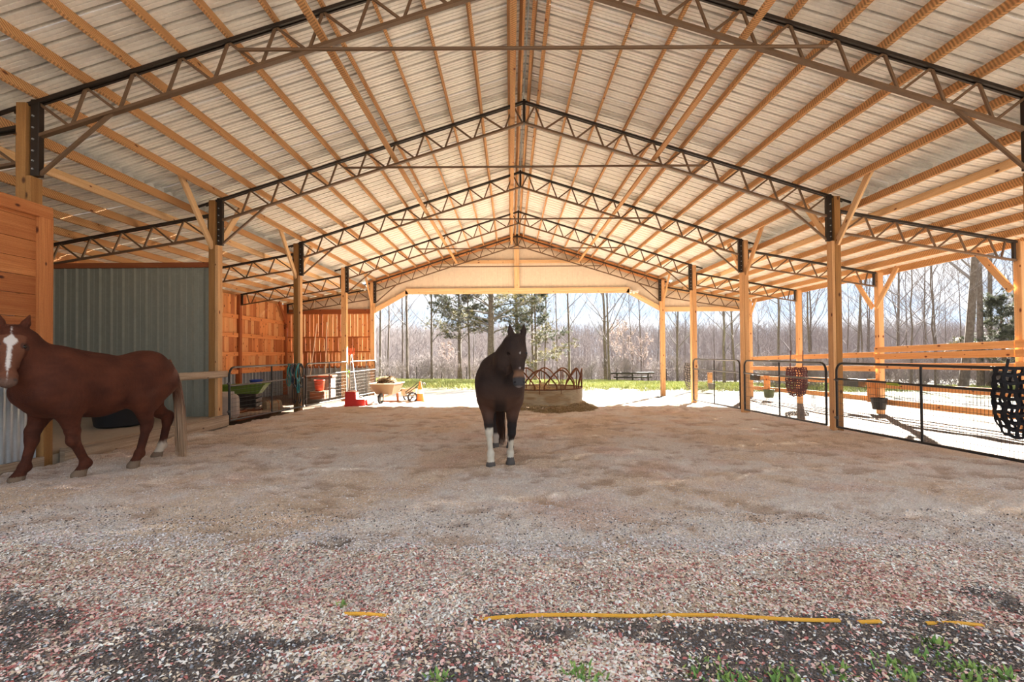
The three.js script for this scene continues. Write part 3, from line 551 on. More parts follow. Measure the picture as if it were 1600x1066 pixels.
function horse(cfg) {
  const pr = [], add = (a, ra, b, rb, xs = 1, k = 0.06, s = 1) => pr.push([a[0], a[1], a[2], ra, b[0], b[1], b[2], rb, xs, k, s]);
  const w = cfg.width ?? 0.86, q = cfg.bone ?? 1;
  // trunk
  add([0, 1.00, 0.38], 0.340, [0, 0.955, 0.05], 0.318, w, 0.02);
  add([0, 0.955, 0.05], 0.318, [0, 1.0, -0.28], 0.285, w, 0.1);
  add([0, 1.0, -0.28], 0.285, [0, 1.06, -0.46], 0.275, w * 1.02, 0.1);
  add([0, 1.06, -0.46], 0.272, [0, 1.02, -0.55], 0.215, w * 1.0, 0.1);
  add([0, 0.99, 0.40], 0.31, [0, 0.96, 0.53], 0.235, 0.84, 0.1);
  add([0, 0.93, 0.56], 0.20, [0, 0.86, 0.52], 0.17, 0.95, 0.1);
  for (const e of [-1, 1]) add([e * 0.085, 0.97, 0.63], 0.105, [e * 0.10, 0.81, 0.53], 0.085, 1, 0.035);
  add([0, 1.27, 0.40], 0.105, [0, 1.20, 0.02], 0.08, 0.9, 0.14);
  for (const s of [-1, 1]) {
    add([s * 0.12, 1.20, 0.42], 0.09, [s * 0.17, 0.92, 0.60], 0.125, 0.8, 0.09);           // shoulder blade
    add([s * 0.12, 1.16, -0.46], 0.16, [s * 0.13, 1.0, -0.60], 0.15, 0.9, 0.08);           // rump
  }
  // legs: [side, hoof x, hoof ground y, hoof z]
  for (const [s, hx, hy, hz] of cfg.front) {
    const el = [s * 0.165, 0.80, 0.43], kn = [mix(el[0], hx, 0.55), 0.43 + hy, mix(el[2], hz - 0.02, 0.5) + 0.018], fe = [hx, 0.135 + hy, hz - 0.045], ho = [hx, 0.062 + hy, hz];
    add([s * 0.15, 0.98, 0.52], 0.14, el, 0.118 * q, 0.85, 0.08);
    add(el, 0.112 * q, [mix(el[0], kn[0], 0.8), kn[1] + 0.085, mix(el[2], kn[2], 0.8)], 0.056 * q, 0.9, 0.05);
    add([kn[0], kn[1] + 0.05, kn[2]], 0.053 * q, [kn[0], kn[1] - 0.035 * q, kn[2] + 0.003], 0.048 * q, 0.95, 0.03);
    add([kn[0], kn[1] - 0.03, kn[2] - 0.004], 0.040 * q, fe, 0.033 * q, 0.85, 0.03);
    add(fe, 0.043 * q, [fe[0], fe[1] - 0.01, fe[2] - 0.012], 0.04 * q, 0.95, 0.025);
    add(fe, 0.036 * q, ho, 0.038 * q, 1, 0.02); add([ho[0], ho[1], ho[2] - 0.005], 0.043 * q, [hx, 0.012 + hy, hz + 0.022], 0.056 * q, 0.95, 0.008);
  }
  for (const [s, hx, hy, hz] of cfg.hind) {
    const hip = [s * 0.13, 1.04, -0.46], st = [s * 0.175, 0.83, -0.36 + 0.25 * (hz + 0.6)], hk = [mix(s * 0.15, hx, 0.5), 0.49 + hy, hz - 0.13], fe = [hx, 0.145 + hy, hz - 0.05], ho = [hx, 0.062 + hy, hz];
    add(hip, 0.20, st, 0.135, 0.78, 0.09);
    add([s * 0.14, 0.96, -0.56], 0.165, [s * 0.16, 0.72, hk[2] * 0.6 - 0.2], 0.09, 0.75, 0.08);
    add(st, 0.118 * q, [mix(st[0], hk[0], 0.75), mix(st[1], hk[1], 0.78), mix(st[2], hk[2], 0.78)], 0.062 * q, 0.8, 0.06);
    add([mix(st[0], hk[0], 0.7), mix(st[1], hk[1], 0.72), mix(st[2], hk[2], 0.78)], 0.055 * q, hk, 0.05 * q, 0.8, 0.04);
    add([hk[0], hk[1] + 0.03, hk[2] - 0.012], 0.047 * q, [hk[0], hk[1] - 0.05, hk[2] + 0.01], 0.05 * q, 0.85, 0.03);
    add([hk[0], hk[1] - 0.04 * q, hk[2] + 0.006], 0.042 * q, fe, 0.035 * q, 0.85, 0.03);
    add(fe, 0.044 * q, [fe[0], fe[1] - 0.01, fe[2] - 0.012], 0.04 * q, 0.95, 0.025);
    add(fe, 0.037 * q, ho, 0.038 * q, 1, 0.02); add([ho[0], ho[1], ho[2] - 0.005], 0.042 * q, [hx, 0.012 + hy, hz + 0.02], 0.054 * q, 0.95, 0.008);
  }
  // neck
  const N = cfg.neck, poll = V(...cfg.poll), mz = V(...cfg.muzzle);
  add([0, 1.08, 0.50], 0.25, [...N[0]], 0.185, 0.62, 0.12);
  add([...N[0]], 0.185, [...N[1]], 0.145, 0.62, 0.08);
  // head in its own axes: a down the nose, f out of the face, s to its left
  const a = mz.clone().sub(poll), hl = a.length() / 0.5 * (cfg.head ?? 1); a.normalize();
  const f = V(...cfg.face); f.addScaledVector(a, -f.dot(a)).normalize(); const s = f.clone().cross(a);
  const hp = (u, n, t = 0) => { const q = poll.clone().addScaledVector(a, u * hl).addScaledVector(f, n * hl).addScaledVector(s, t * hl); return [q.x, q.y, q.z]; };
  const hd = (A, ra, B, rb, k = 0.03, sg = 1) => add(hp(...A), ra * hl, hp(...B), rb * hl, 1, k, sg);
  add([...N[1]], 0.135, hp(0.07, -0.10), 0.10, 0.8, 0.06);
  for (const t of [-1, 1]) {
    hd([0.0, -0.05, t * 0.02], 0.075, [0.15, -0.035, t * 0.032], 0.072, 0.05);
    hd([0.13, -0.12, t * 0.035], 0.07, [0.22, -0.115, t * 0.03], 0.06, 0.04);
    hd([0.15, 0.0, t * 0.076], 0.026, [0.19, -0.012, t * 0.072], 0.022, 0.025);
    hd([0.19, -0.03, t * 0.074], 0.017, [0.34, -0.045, t * 0.05], 0.012, 0.03);
    hd([0.44, -0.04, t * 0.030], 0.040, [0.485, -0.05, t * 0.032], 0.036, 0.03);
    // ears
    const e = cfg.ear ?? 0.03;
    hd([-0.03, -0.03, t * 0.062], 0.030, [-0.10, -0.02, t * (0.066 + e * 0.4)], 0.034, 0.02);
    hd([-0.10, -0.02, t * (0.066 + e * 0.4)], 0.034, [-0.195, -0.01, t * (0.064 + e)], 0.006, 0.012);
  }
  hd([0.13, -0.02], 0.070, [0.40, -0.035], 0.048, 0.04);
  hd([0.22, -0.11], 0.055, [0.46, -0.085], 0.034, 0.04);
  hd([0.42, -0.05], 0.046, [0.495, -0.065], 0.042, 0.03);
  hd([0.47, -0.10], 0.028, [0.49, -0.105], 0.026, 0.02);
  for (const t of [-1, 1]) {
    hd([0.492, -0.004, t * 0.044], 0.014, [0.462, -0.012, t * 0.056], 0.008, 0.012, -1);     // nostril
    hd([0.157, 0.01, t * 0.106], 0.016, [0.172, 0.01, t * 0.106], 0.016, 0.012, -1);          // eye hollow
    const e = cfg.ear ?? 0.03;
    hd([-0.05, 0.018, t * 0.068], 0.016, [-0.13, 0.012, t * (0.066 + e * 0.8)], 0.008, 0.012, -1); // ear cup
  }
  hd([0.515, -0.088, -0.05], 0.006, [0.515, -0.088, 0.05], 0.006, 0.012, -1); hd([0.49, -0.086, 0.062], 0.007, [0.515, -0.088, 0.04], 0.006, 0.012, -1); hd([0.49, -0.086, -0.062], 0.007, [0.515, -0.088, -0.04], 0.006, 0.012, -1);
  const field = makeField(pr), { pos, idx } = surfaceNets((x, y, z) => Math.max(field(x, y, z), -0.035 - y), [-0.48, -0.06, -1.06], [0.48, 1.9, 1.32], 0.0115);
  const nor = [], col = [], e = 0.004;
  const toHead = (x, y, z) => { const q = V(x, y, z).sub(poll); return [q.dot(a) / hl, q.dot(f) / hl, q.dot(s) / hl]; };
  for (let i = 0; i < pos.length; i += 3) {
    const [x, y, z] = [pos[i], pos[i + 1], pos[i + 2]];
    const n = V(field(x + e, y, z) - field(x - e, y, z), field(x, y + e, z) - field(x, y - e, z), field(x, y, z + e) - field(x, y, z - e)).normalize();
    nor.push(n.x, n.y, n.z); col.push(...cfg.coat(x, y, z, toHead(x, y, z)));
  }
  const g = new THREE.BufferGeometry(); g.setAttribute('position', new THREE.Float32BufferAttribute(pos, 3)); g.setAttribute('normal', new THREE.Float32BufferAttribute(nor, 3)); g.setAttribute('color', new THREE.Float32BufferAttribute(col, 3));
  g.setAttribute('uv', new THREE.Float32BufferAttribute(new Float32Array(pos.length / 3 * 2).map((_, i) => { const k = (i >> 1) * 3; return i & 1 ? pos[k + 1] : pos[k + 2] + pos[k]; }), 2)); g.setIndex(idx);
  const t = thing('horse', cfg.label, 'horse', cfg.at, cfg.turn);
  part(t, 'body', g, M.coat);
  const eyes = M.eye; for (const q of [-1, 1]) { const m = part(t, 'eye', new THREE.SphereGeometry(0.021 * hl, 14, 10), eyes); m.position.set(...hp(0.163, 0.008, q * 0.082)); }
  // hair
  const strand = (A, p0, dir, len, r, sag, colr, wob) => { const pts = [], rad = [], n = 7; let p = p0.clone(), v = dir.clone().normalize(); for (let i = 0; i <= n; i++) { pts.push(p.clone()); rad.push(r * (i === n ? 0.25 : 1 - 0.5 * i / n)); v.y -= sag; v.x += (R() - 0.5) * wob; v.z += (R() - 0.5) * wob; v.normalize(); p = p.addScaledVector(v, len / n); } pushTube(A, pts, rad, 4, colr); };
  const mane = acc(), up = V(0, 1, 0), wd = V(0, 1.30, 0.40), n1 = V(...N[1]);
  for (let i = 0; i < 150; i++) {
    const q = R(), base = q < 0.55 ? wd.clone().lerp(V(N[0][0], N[0][1] + 0.165, N[0][2] - 0.09), q / 0.55) : V(N[0][0], N[0][1] + 0.165, N[0][2] - 0.09).lerp(poll.clone().add(V(0, 0.045, -0.06)), (q - 0.55) / 0.45);
    strand(mane, base.add(V(rr(-0.02, 0.02), -0.01, 0)), V(cfg.maneSide * rr(0.25, 0.7), rr(0.0, 0.35), rr(-0.3, 0.1)), rr(0.16, 0.3) * (q > 0.75 ? 0.55 : 1), rr(0.004, 0.008), 0.35, mix3(cfg.mane[0], cfg.mane[1], R()), 0.12);
  }
  part(t, 'mane', fromAcc(mane), M.hair);
  const fl = acc(); for (let i = 0; i < 46; i++) strand(fl, V(...hp(rr(-0.06, -0.02), 0.015, rr(-0.03, 0.03))), a.clone().addScaledVector(f, 0.5).addScaledVector(s, rr(-0.4, 0.4)), rr(0.08, 0.2) * cfg.forelock, 0.004, 0.12, mix3(cfg.mane[0], cfg.mane[1], R()), 0.12);
  part(t, 'forelock', fromAcc(fl), M.hair);
  const tl = acc(), dock = V(0, 1.22, -0.745);
  for (let i = 0; i < 260; i++) { const o = V(rr(-0.035, 0.035), rr(-0.16, 0.03), rr(-0.02, 0.02)), L = rr(0.8, 1.1) * cfg.tailLen, c0 = mix3(cfg.tail[0], cfg.tail[1], R()), c1 = mix3(cfg.tail[2], cfg.tail[3], R()); strand(tl, dock.clone().add(o), V(rr(-0.22, 0.22), -0.7, -0.75), L, rr(0.004, 0.008), 0.75, (q) => mix3(c0, c1, sm(0.25, 0.8, q)), 0.09); }
  part(t, 'tail', fromAcc(tl), M.hair);
  return t;
}
M.coat = new THREE.MeshPhysicalMaterial({ vertexColors: true, roughness: 0.78, specularIntensity: 0.45, sheen: 0.04, sheenRoughness: 0.5, sheenColor: new THREE.Color(0.35, 0.25, 0.2), bumpMap: (() => { const q = tnoise(90, 300, 301), w = tnoise(40, 40, 302); const t = tex(512, 512, (u, v) => 255 * (0.6 * q(v, u) + 0.4 * w(u, v)), false); t.repeat.set(1.5, 1.5); return t; })(), bumpScale: 0.004 });
M.hair = new THREE.MeshStandardMaterial({ vertexColors: true, roughness: 0.6 });
M.eye = std(0x0b0705, 0.08);
{
  const at = [-4.62, 0.215, -5.45], turn = -0.321;
  const hoof = (x, z) => { const wx = at[0] + Math.cos(turn) * x + Math.sin(turn) * z, wd = -at[2] + Math.sin(turn) * x - Math.cos(turn) * z; return bedHeight(wx, wd) - at[1]; };
  const set = (s, x, z) => [s, x, hoof(x, z), z];
  horse({
    label: 'chestnut horse with a white blaze standing in front of the stall, looking at the viewer', at, turn, width: 0.9,
    front: [set(-1, -0.15, 0.66), set(1, 0.14, 0.29)], hind: [set(1, 0.13, -0.26), set(-1, -0.14, -0.72)],
    neck: [[0.0, 1.30, 0.68], [0.0, 1.43, 0.73]], poll: [0.02, 1.545, 0.80], muzzle: [0.225, 1.115, 0.93], face: [0.9, 0.25, 0.42], ear: 0.04, head: 1.1, bone: 1.22,
    maneSide: -1, mane: [[0.12, 0.035, 0.015], [0.20, 0.07, 0.03]], forelock: 0.6, tailLen: 1.15, tail: [[0.16, 0.055, 0.03], [0.24, 0.10, 0.05], [0.45, 0.27, 0.15], [0.62, 0.42, 0.26]],
    coat: (x, y, z, [u, n, t]) => {
      const m = 0.5 + fbm(x * 5, y * 5, z * 5, 3), st = 0.5 + 0.5 * nz(x * 60, y * 14, z * 60);
      let c = mix3([0.046, 0.012, 0.006], [0.125, 0.036, 0.016], clamp(0.5 + 1.15 * (0.75 * m + 0.25 * st - 0.5)));
      if (z < 0.75 && y < 0.55) c = mix3(c, [0.05, 0.016, 0.009], 0.5 * sm(-0.1, 0.2, nz(x * 9, y * 9, z * 9)));
      if (u > -0.03 && u < 0.56 && n > -0.12 && Math.abs(t) < 0.13) {
        if (u > 0.06 && u < 0.56) c = mix3(c, [0.19, 0.075, 0.040], sm(-0.06, 0.01, n) * 0.8 * sm(0.10, 0.085, Math.abs(t)));
        const ww = 0.030 * sm(0.05, 0.11, u) * (1 - 0.55 * sm(0.12, 0.2, u)) * sm(0.42, 0.36, u) + 0.014 * sm(0.09, 0.13, u) * sm(0.19, 0.13, u);
        if (n > -0.04) c = mix3(c, [0.72, 0.66, 0.60], sm(ww + 0.006, ww - 0.004, Math.abs(t + 0.004 + 0.006 * nz(u * 22, 1, 1)) + 0.006 * nz(u * 50, t * 50, 2)));
        c = mix3(c, [0.15, 0.095, 0.07], sm(0.455, 0.49, u) * 0.7); c = mix3(c, [0.06, 0.04, 0.035], sm(0.016, 0.008, Math.hypot(u - 0.483, Math.abs(t) - 0.05)) * 0.8);
        if (Math.hypot(u - 0.163, Math.abs(t) - 0.09) < 0.03) c = mix3(c, [0.05, 0.025, 0.02], 0.8);
        if (u < -0.06 && n > -0.01) c = [0.05, 0.02, 0.014];
      }
      if (z < -0.45 && x < 0 && y < 0.22) c = mix3(c, [0.60, 0.50, 0.38], sm(0.22, 0.15, y + 0.03 * nz(x * 30, y * 20, z * 30)));
      if (y < 0.07 + (z > 0 ? 0.02 : 0)) c = [0.21, 0.145, 0.095];
      return c;
    },
  });
}
{
  const at = [-0.15, 0.135, -6.42], turn = 0.03;
  const hoof = (x, z) => bedHeight(at[0] + Math.cos(turn) * x + Math.sin(turn) * z, -at[2] + Math.sin(turn) * x - Math.cos(turn) * z) - at[1];
  const set = (s, x, z) => [s, x, hoof(x, z), z];
  horse({
    label: 'dark brown horse with white front stockings standing in the middle of the barn', at, turn, width: 0.92,
    front: [set(-1, -0.12, 0.60), set(1, 0.125, 0.38)], hind: [set(1, 0.15, -0.66), set(-1, -0.06, -0.62)],
    neck: [[0.05, 1.28, 0.72], [0.13, 1.43, 0.82]], poll: [0.205, 1.53, 0.87], muzzle: [0.215, 1.045, 1.02], face: [0.10, 0.32, 1], ear: 0.02, head: 1.02, bone: 1.12,
    maneSide: 1, mane: [[0.02, 0.013, 0.012], [0.04, 0.025, 0.02]], forelock: 0.7, tailLen: 1.1, tail: [[0.03, 0.018, 0.014], [0.05, 0.03, 0.022], [0.05, 0.022, 0.012], [0.12, 0.05, 0.025]],
    coat: (x, y, z, [u, n, t]) => {
      const m = clamp(0.5 + 1.2 * fbm(x * 4, y * 4, z * 4, 3));
      let c = mix3([0.021, 0.013, 0.011], [0.052, 0.030, 0.021], m);
      c = mix3(c, [0.16, 0.068, 0.038], sm(0.16, 0.27, Math.abs(x)) * sm(0.45, 0.1, z) * sm(1.25, 1.05, y) * 0.9);
      c = mix3(c, [0.08, 0.038, 0.023], 0.4 * sm(0.42, 0.6, z) * sm(1.05, 0.9, y) * sm(0.72, 0.84, y));
      if (z > 0) c = mix3(c, [0.115, 0.056, 0.036], 0.75 * sm(0.5, 0.62, y) * sm(0.92, 0.76, y) * sm(0.04, 0.1, Math.abs(x)));
      if (u > -0.03 && u < 0.56 && n > -0.15 && Math.abs(t) < 0.13) {
        if (n > -0.06) { c = mix3(c, [0.26, 0.13, 0.07], sm(0.33, 0.40, u) * sm(0.455, 0.42, u) * 0.75); c = mix3(c, [0.058, 0.052, 0.052], sm(0.42, 0.455, u)); c = mix3(c, [0.6, 0.55, 0.5], sm(0.014, 0.007, Math.hypot(u - 0.175, (t - 0.012) * 1.6))); c = mix3(c, [0.5, 0.4, 0.35], sm(0.012, 0.004, Math.hypot((u - 0.335) * 0.7, t - 0.01))); }
        else c = mix3(c, [0.12, 0.07, 0.05], 0.5 * sm(0.2, 0.4, u));
        if (Math.hypot(u - 0.483, Math.abs(t) - 0.05) < 0.012) c = [0.015, 0.012, 0.012];
        c = mix3(c, [0.35, 0.30, 0.28], sm(0.517, 0.535, u) * 0.7);
      }
      if (y < 0.52 && z > 0) { const top = x < 0 ? 0.465 : 0.29; c = mix3(c, [0.74, 0.66, 0.52], sm(top + 0.02, top - 0.015, y + 0.05 * nz(x * 25, y * 9, z * 25)) * (0.88 + 0.12 * nz(x * 20, y * 20, 3))); if (y > top) c = mix3(c, [0.02, 0.016, 0.015], 0.8); }
      if (y < 0.5 && z < 0) { c = mix3(c, [0.03, 0.02, 0.017], 0.8); c = mix3(c, [0.45, 0.38, 0.31], sm(0.22, 0.17, y)); }
      if (y < 0.07) c = [0.11, 0.095, 0.085];
      return c;
    },
  });
}

// ---------------------------------------------------------------- tube gates with wire mesh
function gate(x, d0, d1, label, mats, opt = {}) {
  const L = d1 - d0, t = thing('tube_gate', label, 'gate', [x, gy(x, (d0 + d1) / 2), -d0], 0, 'tube gates along the barn'), by = -gy(x, (d0 + d1) / 2);
  const y0 = (q) => by + gy(x, d0 + q) + 0.1, top = opt.top ?? 1.27, mid = opt.mid ?? 0.92, r = 0.022, c = 0.16;
  const pt = (q, y) => V(0, y, -q), T = by + top;
  const bend = (q0, s) => Array.from({ length: 6 }, (_, i) => { const a = i / 5 * Math.PI / 2; return pt(q0 + s * (c - c * Math.cos(a)), T - c + c * Math.sin(a)); });
  part(t, 'end_stile', tube([pt(0, y0(0)), pt(0, T - c - 0.2), ...bend(0, 1)], r, 10, false, 24), mats[0]);
  part(t, 'end_stile', tube([pt(L, y0(L)), pt(L, T - c - 0.2), ...bend(L, -1)], r, 10, false, 24), mats[1] ?? mats[0]);
  part(t, 'top_rail', rod(pt(c, T), pt(L - c, T), r), mats[2]);
  part(t, 'middle_rail', rod(pt(0, by + mid), pt(L, by + mid), r * 0.9), mats[2]);
  part(t, 'bottom_rail', rod(pt(0, y0(0)), pt(L, y0(L)), r), mats[2]);
  const mid0 = opt.stile ?? 0.5;
  part(t, 'stile', rod(pt(L * mid0, y0(L * mid0)), pt(L * mid0, T), r * 0.85), mats[0]);
  const w = [], n = Math.round(L / 0.052), wr = 0.003;
  for (let i = 1; i < n; i++) { const q = L * i / n; w.push(rod(pt(q, y0(q)), pt(q, by + mid), wr, 4)); }
  for (let i = 1; i < 8; i++) { const f = i / 8; w.push(rod(pt(0, mix(y0(0), by + mid, f)), pt(L, mix(y0(L), by + mid, f)), wr, 4)); }
  part(t, 'wire_mesh', w, M.wire, 'stuff');
  const hd = opt.hinge === 1 ? L : 0, hs = opt.hinge === 1 ? 1 : -1;
  for (const y of [T - 0.32, y0(hd) + 0.18]) part(t, 'hinge', [new THREE.CylinderGeometry(0.03, 0.03, 0.06, 10).translate(0, y, -hd), rod(pt(hd, y), pt(hd + hs * 0.07, y), 0.012)], M.gateRail);
  return t;
}
const gb = M.gateBlack, gl = M.gateRail;
gate(-5.62, 9.6, 13.0, 'tube gate beside the stall post with blue and green halters hung on it', [gb, gb, gl], { mid: 0.9 });
gate(-5.64, 13.22, 16.62, 'tube gate between the halters and the red mounting block', [gb, gl, gl], { mid: 0.93 });
gate(-5.66, 16.9, 20.05, 'sunlit tube gate behind the red mounting block and the wheelbarrow', [gl, gl, gl], { mid: 0.9, stile: 0.6 });
gate(6.3, 5.45, 9.28, 'long black tube gate at the right edge, carrying the large black hay net', [gb, gb, gb], { hinge: 1, mid: 0.97 });
gate(6.32, 9.62, 12.98, 'tube gate in front of the maroon hay net and the green bucket', [gb, gb, gl], { hinge: 1, mid: 0.93 });
gate(6.34, 13.28, 16.66, 'farthest tube gate on the right, in front of the small pale bucket', [gb, gb, gl], { hinge: 1, mid: 0.93 });

// ---------------------------------------------------------------- plank fence of the right side roof, one thing per bay
{
  const bays = [[5.0, 9.44, [1.74, 1.55, 1.3, 0.78, 0.34], 'near bay of the plank fence running out of the picture at the right edge'], [9.44, 13.1, [1.74, 1.56, 1.3, 0.78, 0.34], 'plank fence of five boards behind the long black gate and the black bucket'], [13.1, 16.76, [1.62, 1.24, 0.86, 0.42], 'plank fence of four boards behind the maroon hay net'], [16.76, 20.2, [1.62, 1.22, 0.84, 0.42], 'farthest bay of the plank fence, behind the small pale bucket']];
  for (const [a, b, hs, label] of bays) {
    const t = thing('plank_fence', label, 'fence', [XRR - 0.11, gy(XRR, (a + b) / 2), -(a + b) / 2], 0, 'bays of the plank fence'), by = -gy(XRR, (a + b) / 2);
    for (const h of hs) { const e = rr(-0.02, 0.02); part(t, 'board', beam(V(rr(-0.004, 0.004), by + gy(XRR, a) + h + e, (b - a) / 2 - 0.01), V(0, by + gy(XRR, b) + h - e, -(b - a) / 2 + 0.01), 0.036, 0.15), M.fence[Math.floor(R() * 3)]); }
  }
}
// short boards, buckets and feeder on the fence
function onFence(px, d) { return (px - 798) / F * d; }
function bucket(x, y, d, r, h, mat, label, rim) {
  const t = thing('bucket', label, 'bucket', [x, y, -d], 0.4);
  part(t, 'bowl', lathe([[0, 0], [r * 0.76, 0], [r * 0.8, 0.01], [r * 0.96, h - 0.03], [r * 1.06, h - 0.03], [r * 1.06, h], [r * 0.98, h], [r * 0.93, h - 0.02], [r * 0.76, 0.02], [0, 0.02]]), mat);
  part(t, 'handle', tube(Array.from({ length: 9 }, (_, i) => { const a = i / 8 * Math.PI; return V(Math.cos(a) * r * 1.05, h - 0.02 + Math.sin(a) * r * 0.5, Math.sin(a) * r * 0.75); }), 0.005, 6), M.wire);
  return t;
}
const hangBoards = [[1198, 14.2, 'short upright board behind the green bucket'], [1362, 10.9, 'short upright board behind the black bucket'], [1109, 18.3, 'short upright board behind the small pale bucket']];
hangBoards.forEach(([px, d, label], i) => { const x = XRR - 0.17, dd = x * F / (px - 798); tag(part(scene, 'upright_board', beam(P(x, gy(x, dd) + 0.32, dd), P(x, gy(x, dd) + [0.95, 0.95, 1.0][i], dd), 0.03, 0.24, V(1, 0, 0)), M.fence[i]), label + ' on the plank fence', 'board'); });
{ const at = (px, off) => { const x = XRR - off; return [x, x * F / (px - 798)]; };
  let [x, d] = at(1201, 0.38); bucket(x, gy(x, d) + 0.12, d, 0.19, 0.30, std(0x5d6b4a, 0.55, 0, { map: speck }), 'dull green rubber bucket hanging on the plank fence');
  [x, d] = at(1373, 0.36); bucket(x, gy(x, d) + 0.16, d, 0.185, 0.30, M.blackPlastic, 'black rubber bucket hanging on the plank fence behind the long gate');
  [x, d] = at(1111, 0.38); bucket(x, gy(x, d) + 0.20, d, 0.16, 0.28, std(0x8b8a80, 0.6, 0, { map: speck }), 'small pale grey bucket hanging on the far end of the plank fence');
  for (const [px, w, label, hh] of [[1334, 0.62, 'black feed trough hung on the plank fence above the black bucket', 0.72], [1178, 0.5, 'black feed trough hung on the plank fence left of the green bucket', 0.74]]) {
    [x, d] = at(px, 0.28); const t = thing('feed_trough', label, 'trough', [x, gy(x, d) + hh, -d]);
    const s = new THREE.Shape(); s.moveTo(-0.12, 0.2); s.lineTo(-0.09, 0.02); s.lineTo(-0.07, 0); s.lineTo(0.07, 0); s.lineTo(0.09, 0.02); s.lineTo(0.12, 0.2); s.lineTo(0.105, 0.2); s.lineTo(0.075, 0.025); s.lineTo(-0.075, 0.025); s.lineTo(-0.105, 0.2);
    const g = new THREE.ExtrudeGeometry(s, { depth: w, bevelEnabled: false }).translate(0, 0, -w / 2);
    part(t, 'tray', [g, box(0, 0.1, -w / 2, 0.2, 0.19, 0.02), box(0, 0.1, w / 2, 0.2, 0.19, 0.02)], M.blackPlastic); part(t, 'rim', [rod(V(-0.12, 0.2, -w / 2), V(-0.12, 0.2, w / 2), 0.012), rod(V(0.12, 0.2, -w / 2), V(0.12, 0.2, w / 2), 0.012), rod(V(-0.12, 0.2, w / 2), V(0.12, 0.2, w / 2), 0.012), rod(V(-0.12, 0.2, -w / 2), V(0.12, 0.2, -w / 2), 0.012)], M.blackPlastic);
  }
}
// ---------------------------------------------------------------- hay nets of woven webbing
function hayNet(at, turn, w, h, bulge, nu, nv, sw, mat, label, straps, mat2) {
  const t = thing('hay_net', label, 'hay net', at, turn), r = mulberry(Math.round(w * 1000 + h * 77));
  for (const side of [1, -1]) {
    const S = (u, v) => { const x = (u - 0.5) * w * (1 - 0.22 * Math.pow(v, 5)) * (0.92 + 0.08 * Math.sin(Math.PI * v)), y = -v * h * (1 - 0.06 * Math.pow(2 * Math.abs(u - 0.5), 3)), z = side * bulge * Math.pow(Math.sin(Math.PI * clamp(u, 0, 1)), 0.6) * (0.25 + 0.75 * Math.sin(Math.PI * Math.min(1, 0.12 + v * 0.86))) + 0.02 * Math.sin(9 * u + 7 * v + side); return V(x + 0.012 * Math.sin(23 * v + side + 5 * u), y + 0.012 * Math.sin(17 * u + side), z); };
    const strap = (f, n) => { const pos = []; for (let i = 0; i < n; i++) { const a = f(i / n), b = f((i + 1) / n), a2 = f(i / n, 1), b2 = f((i + 1) / n, 1); pos.push(...a.toArray(), ...b.toArray(), ...b2.toArray(), ...a.toArray(), ...b2.toArray(), ...a2.toArray()); } return raw(pos); };
    const A = [], B = [];
    for (let i = 0; i <= nu; i++) { const u = i / nu, j = (r() - 0.5) * 0.02; A.push(strap((q, e = 0) => S(clamp(u + j + (e - 0.5) * sw / w, -0.02, 1.02), q).add(V(0, 0, side * 0.004 * Math.sin(q * nv * Math.PI))), nv * 2)); }
    for (let k = 0; k <= nv; k++) { const v = k / nv, j = (r() - 0.5) * 0.02; B.push(strap((q, e = 0) => S(q, clamp(v + j + (e - 0.5) * sw / h, 0, 1.01)).add(V(0, 0, -side * 0.004 * Math.sin(q * nu * Math.PI))), nu * 2)); }
    part(t, side > 0 ? 'front_webbing' : 'back_webbing', [...A, ...B], side > 0 ? mat : mat2 ?? mat, 'stuff');
  }
  for (const [u, up] of straps) part(t, 'hanging_strap', beam(V((u - 0.5) * w, -0.02, 0), V((u - 0.5) * w + 0.02, up, 0), 0.028, 0.006, V(0, 0, 1)), mat);
  return t;
}
const mNet = (c) => new THREE.MeshStandardMaterial({ color: c, roughness: 0.75, side: THREE.DoubleSide });
hayNet([6.2, 1.29, -5.74], -0.62, 0.62, 0.86, 0.16, 7, 9, 0.034, mNet(0x17161a), 'large black webbing hay net hanging at the right edge', [[0.2, 0.1], [0.8, 0.1]]);
hayNet([8.55, 1.03, -14.35], 0.05, 0.66, 0.86, 0.13, 9, 12, 0.034, mNet(0x4a1d22), 'maroon webbing hay net hanging from two black straps', [[0.2, 0.5], [0.78, 0.5]]);
hayNet([6.45, 1.12, -17.15], 0.1, 0.52, 0.92, 0.11, 7, 11, 0.024, mNet(0x2b2a2b), 'black and white hay net hanging behind the far right post', [[0.5, 0.12]], mNet(0x9a968e));

